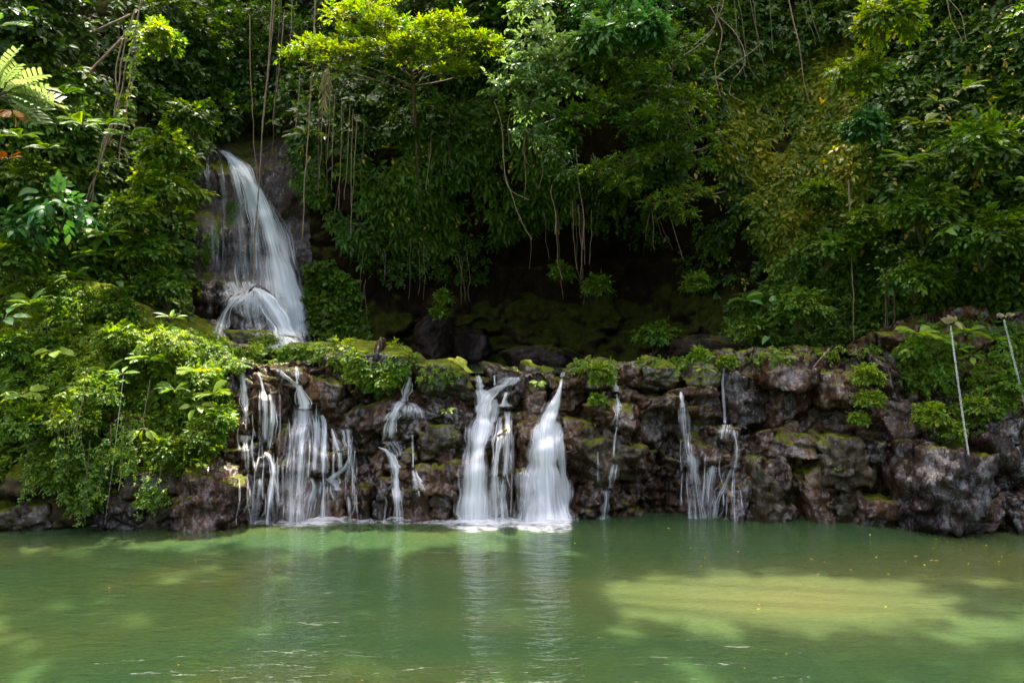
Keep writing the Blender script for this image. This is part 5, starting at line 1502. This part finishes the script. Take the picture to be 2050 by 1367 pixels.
FERN_LIST = [
    ('bright tree-fern frond cluster below the cut-leaved plant', 165, 250, 46, 13.2, 'leaf_bright', .45, 6), ('shaded hanging fern curtain at the far left', 40, 275, 44, 13.4, 'leaf_mid', .3, 7), ('fern on the left cliff above the whorl-leaved shrub', 95, 300, 40, 13.6, 'leaf_mid', .4, 7),
    ('fern in the middle of the left cliff near the lianas', 215, 250, 44, 13.8, 'leaf_mid', .35, 8), ('large fern right of the lianas on the left cliff', 262, 275, 46, 14.2, 'leaf_mid', .42, 8), ('pale fern half-way down the left cliff', 215, 470, 50, 13.6, 'leaf_mid', .6, 9),
    ('fern just below the pale fern on the left cliff', 190, 510, 44, 13.4, 'leaf_mid', .5, 8), ('fern low on the left cliff above the mound', 150, 555, 42, 13.2, 'leaf_mid', .5, 8), ('dark fern drooping low beside the round creepers left of the main waterfall', 245, 580, 36, 13.4, 'leaf_dark', .5, 7),
    ('small bright fern at the edge of the main waterfall slab', 290, 350, 30, 15.0, 'leaf_bright', .35, 7), ('fern on top of the left cliff by the dead poles', 130, 190, 40, 14.2, 'leaf_mid', .3, 7),
    ('fern on the crest of the left mound', 60, 605, 38, 12.6, 'leaf_bright', .5, 9), ('fern growing on the right slope of the left mound', 300, 720, 42, 12.3, 'leaf_bright', .6, 9), ('pale yellow fern at the right end of the left mound', 400, 745, 40, 12.2, 'leaf_bright', .8, 9),
    ('yellow-green fern above the waterfall end of the left mound', 425, 790, 36, 12.2, 'leaf_bright', .75, 8), ('small fern in the middle of the left mound', 215, 745, 34, 12.2, 'leaf_bright', .55, 8), ('fern leaning out under the crest of the left mound', 350, 780, 34, 12.1, 'leaf_bright', .55, 8),
    ('large fern in the dark creepers of the right wall', 1815, 320, 58, 13.4, 'leaf_mid', .62, 8), ('fern with a drooping tip at the right edge', 2030, 365, 48, 12.7, 'leaf_mid', .55, 6), ('yellow fern high on the right wall', 1850, 250, 42, 13.5, 'leaf_yellow', .5, 5), ('pale tattered fern high on the right wall', 1875, 205, 34, 13.4, 'leaf_yellow', .4, 5),
    ('fern beside the top of the dark right creepers', 1930, 180, 40, 13.2, 'leaf_mid', .4, 6), ('small fern above the creeper mound with one arching frond', 1690, 485, 32, 14.4, 'leaf_bright', .45, 5), ('fern among the creepers left of the root bundle', 1790, 335, 40, 13.6, 'leaf_mid', .5, 7),
    ('bright fern on the mossy right end of the ledge', 1840, 670, 42, 12.5, 'leaf_bright', .6, 9), ('fern beside the inner waterspout pipe', 1870, 685, 36, 12.4, 'leaf_bright', .55, 8), ('fern right of the inner waterspout jet', 1935, 665, 36, 12.4, 'leaf_bright', .6, 8), ('small fern under the inner waterspout pipe', 1915, 700, 26, 12.3, 'leaf_bright', .5, 7),
    ('hanging fern beside the pipe at the right edge', 1990, 680, 30, 12.4, 'leaf_bright', .5, 7), ('fern on the dark wall left of the waterfall hollow', 700, 350, 36, 17.4, 'leaf_mid', .45, 7), ('fern under the yellow-green tree on the dark wall', 780, 300, 36, 17.3, 'leaf_mid', .3, 7), ('fern at the top of the bare brow right of the main waterfall', 610, 270, 40, 17.2, 'leaf_mid', .35, 7),
    ('fern at the foot of the right wall beside the heart-leaved plant', 1490, 600, 36, 15.4, 'leaf_mid', .45, 8),
]
for lab, px, py, r, D, mt, tn, n in FERN_LIST:
    fern(lab, px, py, r, D, mat=mt, tint=tn, n=n, group='ferns')
_dc = at(660, 128, 15.0)
_df = thing('dead_frond', 'pale dead palm frond hanging from the yellow-green tree', 'dead frond', _dc)
_q = smooth_path([np.zeros(3), np.array([-0.06, -0.05, -0.3]), np.array([-0.12, -0.05, -0.95])], 14)
_t = Tubes(); _t.add(_q, [0.014, 0.004], 5); link('stem', _t.mesh('stem'), M['liana'], _df)
_lv = Leaves(T_STRAP)
for _s in (-1, 1):
    _lv.add(_q[2:], np.stack([np.full(12, 0.38 * _s), np.full(12, -0.1), np.full(12, -0.9)], 1) + RNG.normal(size=(12, 3)) * 0.12, TOCAM + RNG.normal(size=(12, 3)) * 0.5, np.linspace(0.42, 0.2, 12), 0.035, RNG.uniform(0.1, 0.8, 12))
link('foliage', _lv.mesh('foliage'), M['leaf_straw'], _df)
fern("bird's-nest fern with broad strap fronds at the left edge of the mound", 62, 610, 40, 12.0, mat='leaf_bright', tint=0.45, n=9, droop=0.1, name='strap_fern', template=T_STRAP, aspect=0.2)
rosette('glossy pale-leaved plant at the left edge of the mound', 10, 640, 44, 11.6, n=8, mat='leaf_blue', tint=0.7, aspect=0.5)
rosette('five-leaved bright plant hanging out of the left mound over the dark rock', 288, 858, 34, 11.55, n=7, mat='leaf_bright', tint=0.65, aspect=0.42, rise=-0.2)
rosette('star-shaped shoot beside the left waterspout jet', 243, 752, 32, 11.8, n=9, mat='leaf_bright', tint=0.5, aspect=0.3)
rosette('tall seedling on the crest of the left mound against the dark creepers', 343, 640, 30, 13.0, n=8, mat='leaf_bright', tint=0.5, aspect=0.3, rise=0.7)
rosette('broad drooping leaf plant on the right slope of the left mound', 395, 815, 36, 11.9, n=6, mat='leaf_bright', tint=0.7, aspect=0.6, rise=0)
rosette('large lobed-leaf plant on the upper left mound', 110, 705, 36, 12.0, n=6, mat='leaf_bright', tint=0.75, aspect=0.8, rise=0.3)
rosette('light lobed plant at the lower left of the mound', 45, 790, 40, 11.7, n=8, mat='leaf_bright', tint=0.65, aspect=0.8, rise=0.3)
rosette('tall heart-leaved plant with two big leaves at the foot of the right wall', 1545, 625, 46, 14.8, name='heart_leaf_plant', n=5, template=T_HEART, mat='leaf_blue', tint=0.75, aspect=0.7, rise=0.8, petiole=0.55, leaf=0.55)
rosette('single heart leaf hanging low beside the tall heart-leaved plant', 1540, 672, 24, 14.6, name='heart_leaf_plant', n=2, template=T_HEART, mat='leaf_blue', tint=0.85, aspect=0.7, rise=-0.3, leaf=0.9)
rosette('bright tufted plant on the lip right of the dark hollow', 1410, 742, 26, 12.75, n=12, mat='leaf_bright', tint=0.75, aspect=0.35, rise=0.6)
rosette('small bright sprout on the face of the moss-capped boulder', 1078, 765, 17, 12.3, n=8, mat='leaf_bright', tint=0.7, aspect=0.5, rise=0.1)
rosette('little fern tuft on the dark hollow rock left of the central fall', 903, 876, 9, 12.35, n=8, mat='leaf_bright', tint=0.6, aspect=0.35)
rosette('tiny plant on the shelf left of the central fall', 895, 824, 15, 12.3, n=9, mat='leaf_bright', tint=0.6, aspect=0.6)
rosette('small plant on the brown rock under the mossy lip with the twig', 1582, 720, 16, 12.6, n=9, mat='leaf_bright', tint=0.6, aspect=0.5)
rosette('tiny sprout on the big smooth olive boulder', 1677, 940, 9, 12.0, n=8, mat='leaf_bright', tint=0.6, aspect=0.4)
rosette('glossy two-leaved plant between the two waterspout jets', 1945, 713, 24, 12.3, n=5, mat='leaf_bright', tint=0.6, aspect=0.55, rise=0)
SH = [
    ('bright low bush on the mossy rock in front of the main waterfall', 530, 700, 34, 15.0, 'leaf_bright', .07, .4), ('low bush of small leaves beside the pool of the main waterfall', 690, 706, 40, 14.2, 'leaf_bright', .07, .6), ('bright leafy tuft on the lip left of the umbrella fall', 720, 755, 34, 12.7, 'leaf_bright', .055, .55),
    ('upright bright tuft behind the umbrella fall', 790, 712, 30, 13.2, 'leaf_bright', .08, .6), ('round mossy tuft hanging over the lip left of the umbrella fall', 775, 765, 34, 12.6, 'leaf_bright', .05, .5), ('leafy tuft on the lip beside the third thin fall', 1200, 742, 22, 12.45, 'leaf_bright', .06, .55),
    ('small hanging tuft under the leafy lip block', 1195, 800, 16, 12.3, 'leaf_bright', .05, .4), ('low tuft behind the lip right of the third thin fall', 1400, 715, 26, 13.0, 'leaf_bright', .06, .55), ('thin tuft on the lip above the fifth thin fall', 1455, 722, 18, 12.8, 'leaf_bright', .06, .5),
    ('yellow-green creeper hanging on the rocks left of the right tuft, upper part', 1735, 755, 34, 12.25, 'leaf_bright', .06, .6), ('yellow-green creeper hanging left of the right tuft, middle part', 1740, 800, 28, 12.15, 'leaf_bright', .06, .6), ('lowest tail of the yellow-green creeper left of the right tuft', 1718, 838, 14, 12.1, 'leaf_bright', .06, .5),
    ('hanging clump of neat leaves over the huge dark boulder', 1862, 835, 34, 12.0, 'leaf_mid', .08, .75), ('narrow hanging strand of neat leaves right of that clump', 1905, 860, 20, 11.95, 'leaf_mid', .07, .75), ('small clump of neat leaves right of the inner waterspout jet', 1952, 812, 22, 12.1, 'leaf_mid', .07, .75),
    ('leafy clump below the mossy pipe at the right edge', 2020, 770, 34, 12.2, 'leaf_mid', .07, .5), ('grassy tuft crowning the mossy right end of the ledge', 1825, 700, 34, 12.5, 'leaf_bright', .06, .45),
    ('dense dark-green bush of layered leaves left of the main waterfall', 330, 575, 62, 14.8, 'leaf_mid', .12, .42), ('bright-tipped bush above the layered bush left of the main waterfall', 300, 500, 50, 14.8, 'leaf_mid', .13, .6), ('bush with broad bright leaves in the middle of the left cliff', 330, 380, 60, 15.2, 'leaf_mid', .17, .68),
    ('leafy bush overhanging the lip of the main waterfall', 385, 240, 50, 16.2, 'leaf_mid', .14, .42), ('bush of bright tiered leaves above the left cliff bush', 340, 310, 48, 15.4, 'leaf_mid', .14, .58), ('dark bush in the left cliff under the fern curtain', 60, 360, 50, 13.4, 'leaf_dark', .14, .5),
    ('mid-green bush at the left edge above the mound', 20, 520, 60, 13.0, 'leaf_mid', .12, .4), ('small-leaved bush between the mound and the left cliff', 230, 620, 50, 13.4, 'leaf_mid', .10, .45), ('bush of yellowish leaves under the lianas on the left', 260, 430, 50, 14.4, 'leaf_mid', .13, .6),
    ('leafy shoot patch at the top of the tangle of lianas', 320, 80, 46, 15.6, 'leaf_mid', .13, .55), ('bright-leaved sprig in the dark beside the upper dead pole', 318, 70, 18, 15.0, 'leaf_bright', .12, .7),
    ('dark sprig on the wall of the hollow, upper', 1125, 545, 22, 17.6, 'leaf_mid', .10, .6), ('leafy sprig trailing on the wall of the hollow, right of the roots', 1195, 575, 34, 17.4, 'leaf_mid', .09, .6), ('small sprig at the foot of the wall left of the hollow', 888, 595, 15, 17.8, 'leaf_mid', .09, .6), ('low sprig above the dim rocks left of the hollow', 880, 625, 13, 17.4, 'leaf_mid', .08, .5),
    ('low creeping plants at the foot of the wall right of the hollow', 1310, 675, 50, 16.0, 'leaf_mid', .08, .45), ('sprig right of the hollow under the light branch', 1390, 570, 30, 16.2, 'leaf_mid', .09, .5), ('bush at the foot of the right wall beside the ledge lip', 1500, 665, 44, 15.2, 'leaf_mid', .10, .5),
    ('bluish large-leaved bush at the top of the picture over the pale-leaved tree', 1200, 80, 40, 14.8, 'leaf_blue', .2, .7), ('bluish-green big-leaved shoot right of the pale-leaved tree', 1290, 55, 34, 14.8, 'leaf_blue', .2, .6),
    ('light leafy bush high on the right wall', 1780, 40, 60, 14.0, 'leaf_mid', .17, .75), ('pale-leaved bush on the right wall below the light one', 1720, 150, 46, 14.4, 'leaf_mid', .15, .6), ('bluish bush of rounded leaves in the middle of the right wall', 1730, 255, 40, 14.4, 'leaf_blue', .15, .5),
    ('large-leaved bush in the dark right wall', 1960, 300, 70, 13.0, 'leaf_mid', .18, .4), ('dense tiered bush at the right edge above the waterspouts', 1980, 480, 80, 12.9, 'leaf_mid', .17, .38), ('dark tiered bush left of the right-edge bush', 1850, 420, 66, 13.4, 'leaf_mid', .16, .4), ('layered bush on the upper creeper mound', 1660, 500, 56, 14.6, 'leaf_mid', .11, .45),
    ('layered bush on the lower creeper mound', 1600, 620, 64, 14.4, 'leaf_mid', .11, .5), ('layered bush beside the root bundle', 1840, 560, 60, 13.5, 'leaf_mid', .13, .42), ('yellowish bush right of the bare rock streaks', 1640, 390, 40, 15.2, 'leaf_yellow', .12, .3), ('bright trailing bush above the creeper mound', 1730, 450, 44, 14.4, 'leaf_mid', .12, .55),
    ('lush bush at the lower left of the mound overhanging the water', 60, 850, 60, 11.6, 'leaf_bright', .10, .3), ('bush hanging over the dark rock at the right end of the mound', 410, 870, 44, 11.9, 'leaf_mid', .085, .55), ('yellow-green bush on the top right of the mound', 330, 690, 50, 12.6, 'leaf_bright', .08, .7), ('pale feathery bush on the shoulder of the mound', 240, 680, 46, 12.6, 'leaf_bright', .075, .65),
    ('leafy bush in the middle of the mound above the left jet', 190, 790, 54, 11.9, 'leaf_bright', .085, .5), ('whorled bright bush left of the left jet', 150, 840, 44, 11.7, 'leaf_bright', .10, .65), ('bush on the crest of the mound at the left edge', 20, 700, 50, 12.2, 'leaf_bright', .085, .35), ('small bush low on the mound beside the orange leaf', 330, 900, 36, 11.7, 'leaf_mid', .08, .55),
    ('bright bush at the waterfall end of the mound', 440, 840, 30, 12.0, 'leaf_bright', .08, .5), ('low bush at the waterline under the mound', 175, 1010, 30, 11.5, 'leaf_mid', .065, .5), ('tuft hanging in front of the grey rock under the mound', 300, 1000, 26, 11.5, 'leaf_mid', .065, .6),
]
for lab, px, py, r, D, mt, lf, tn in SH:
    shrub(lab, px, py, r, D, mat=mt, leaf=lf, tint=tn, nleaf=6, n=int(60 + 40 * (r / FPX * D / lf)), flat=0.85)

# ---------------------------------------------------------------- fallen leaves: afloat on the pool and lying on the rocks
fl = Leaves(T_MID); fl.add([[0, 0, 0]], [[1, 0, 0.02]], [[0, 0, 1]], 0.085, 0.042, 0.85)
fme = fl.mesh('floating_leaf'); fme.materials.append(M['leaf_dry'])
fl2 = Leaves(T_MID); fl2.add([[0, 0, 0]], [[1, 0, 0.02]], [[0, 0, 1]], 0.08, 0.04, 0.95)
fme2 = fl2.mesh('floating_leaf'); fme2.materials.append(M['leaf_bright'])
for i, (px, py) in enumerate([(1878, 1080), (1896, 1086), (1866, 1098), (1976, 1091), (1870, 1122), (1880, 1123), (1756, 1115), (1813, 1124), (1838, 1114), (1940, 1129), (2003, 1114), (2002, 1124), (1742, 1070), (1410, 1118), (1406, 1134), (1335, 1057), (1480, 1105), (1650, 1126), (1777, 1150), (1620, 1119),
                              (1517, 1211), (1521, 1220), (1490, 1339), (1577, 1310), (1152, 1087), (392, 1124), (218, 1178), (548, 1175), (358, 1333), (722, 1363), (1774, 1216), (1640, 1150), (1700, 1140), (1850, 1130), (1920, 1100)]):
    D = CAM_H * FPX / (py - CY)
    o = link('floating_leaf', fme if i % 3 else fme2, loc=tuple(at(px, py, D) + np.array([0, 0, 0.008])))
    o.rotation_euler = (0, 0, random.uniform(0, 6.28)); k = random.uniform(0.35, 0.8) * D / 9.5; o.scale = (k, k, k)
    tag(o, 'small fallen leaf floating on the green pool', 'fallen leaf', 'fallen leaves on the pool')
for px, py, k, lab in [(379, 960, 1.1, 'orange fallen leaf on the rock at the end of the left mound'), (709, 1004, 1.6, 'orange fallen leaf on the wet waterline boulder'), (723, 898, 1.2, 'red fallen leaf on the brown rounded boulder'), (577, 774, 1.2, 'orange-brown fallen leaf at the lip beside the left cascade'), (1497, 954, 1.2, 'red fallen leaf right of the fifth thin fall'), (1614, 917, 1.0, 'red-brown fallen leaf under the overhanging brown shelf'), (1312, 742, 1.3, 'orange fallen leaf on the sloping green slab'), (465, 712, 1.8, 'orange-brown fallen leaf by the stream above the leftmost trickle')]:
    h = hit(px, py, ALLROCK)
    if not h:
        continue
    o = link('fallen_leaf', fme, loc=tuple(h[0] + h[1] * 0.02))
    o.rotation_euler = h[1].to_track_quat('Z', 'Y').to_euler(); o.scale = (k, k, k)
    tag(o, lab, 'fallen leaf')
vine('bare twig lying on the lip of the ledge', [(1660, 698, 12.5), (1645, 715, 12.45), (1628, 735, 12.4)], r=0.012, name='fallen_twig', cat='twig', wob=0.02)

for root, k in WATERSPOUTS:                                      # dry leaves caught on the pipes
    lv = Leaves(T_MID)
    n = 7
    d = np.stack([RNG.uniform(-1, 1, n), RNG.uniform(-0.6, 0.1, n), RNG.uniform(-0.2, 0.7, n)], 1)
    lv.add(np.stack([RNG.uniform(-.05, .05, n), np.full(n, -0.06), RNG.uniform(0.0, .05, n)], 1), d, TOCAM + RNG.normal(size=(n, 3)) * 0.5, k * RNG.uniform(0.7, 1.2, n), k * 0.55, 0.9)
    link('dry_leaf', lv.mesh('dry_leaf'), M['leaf_straw'], root)
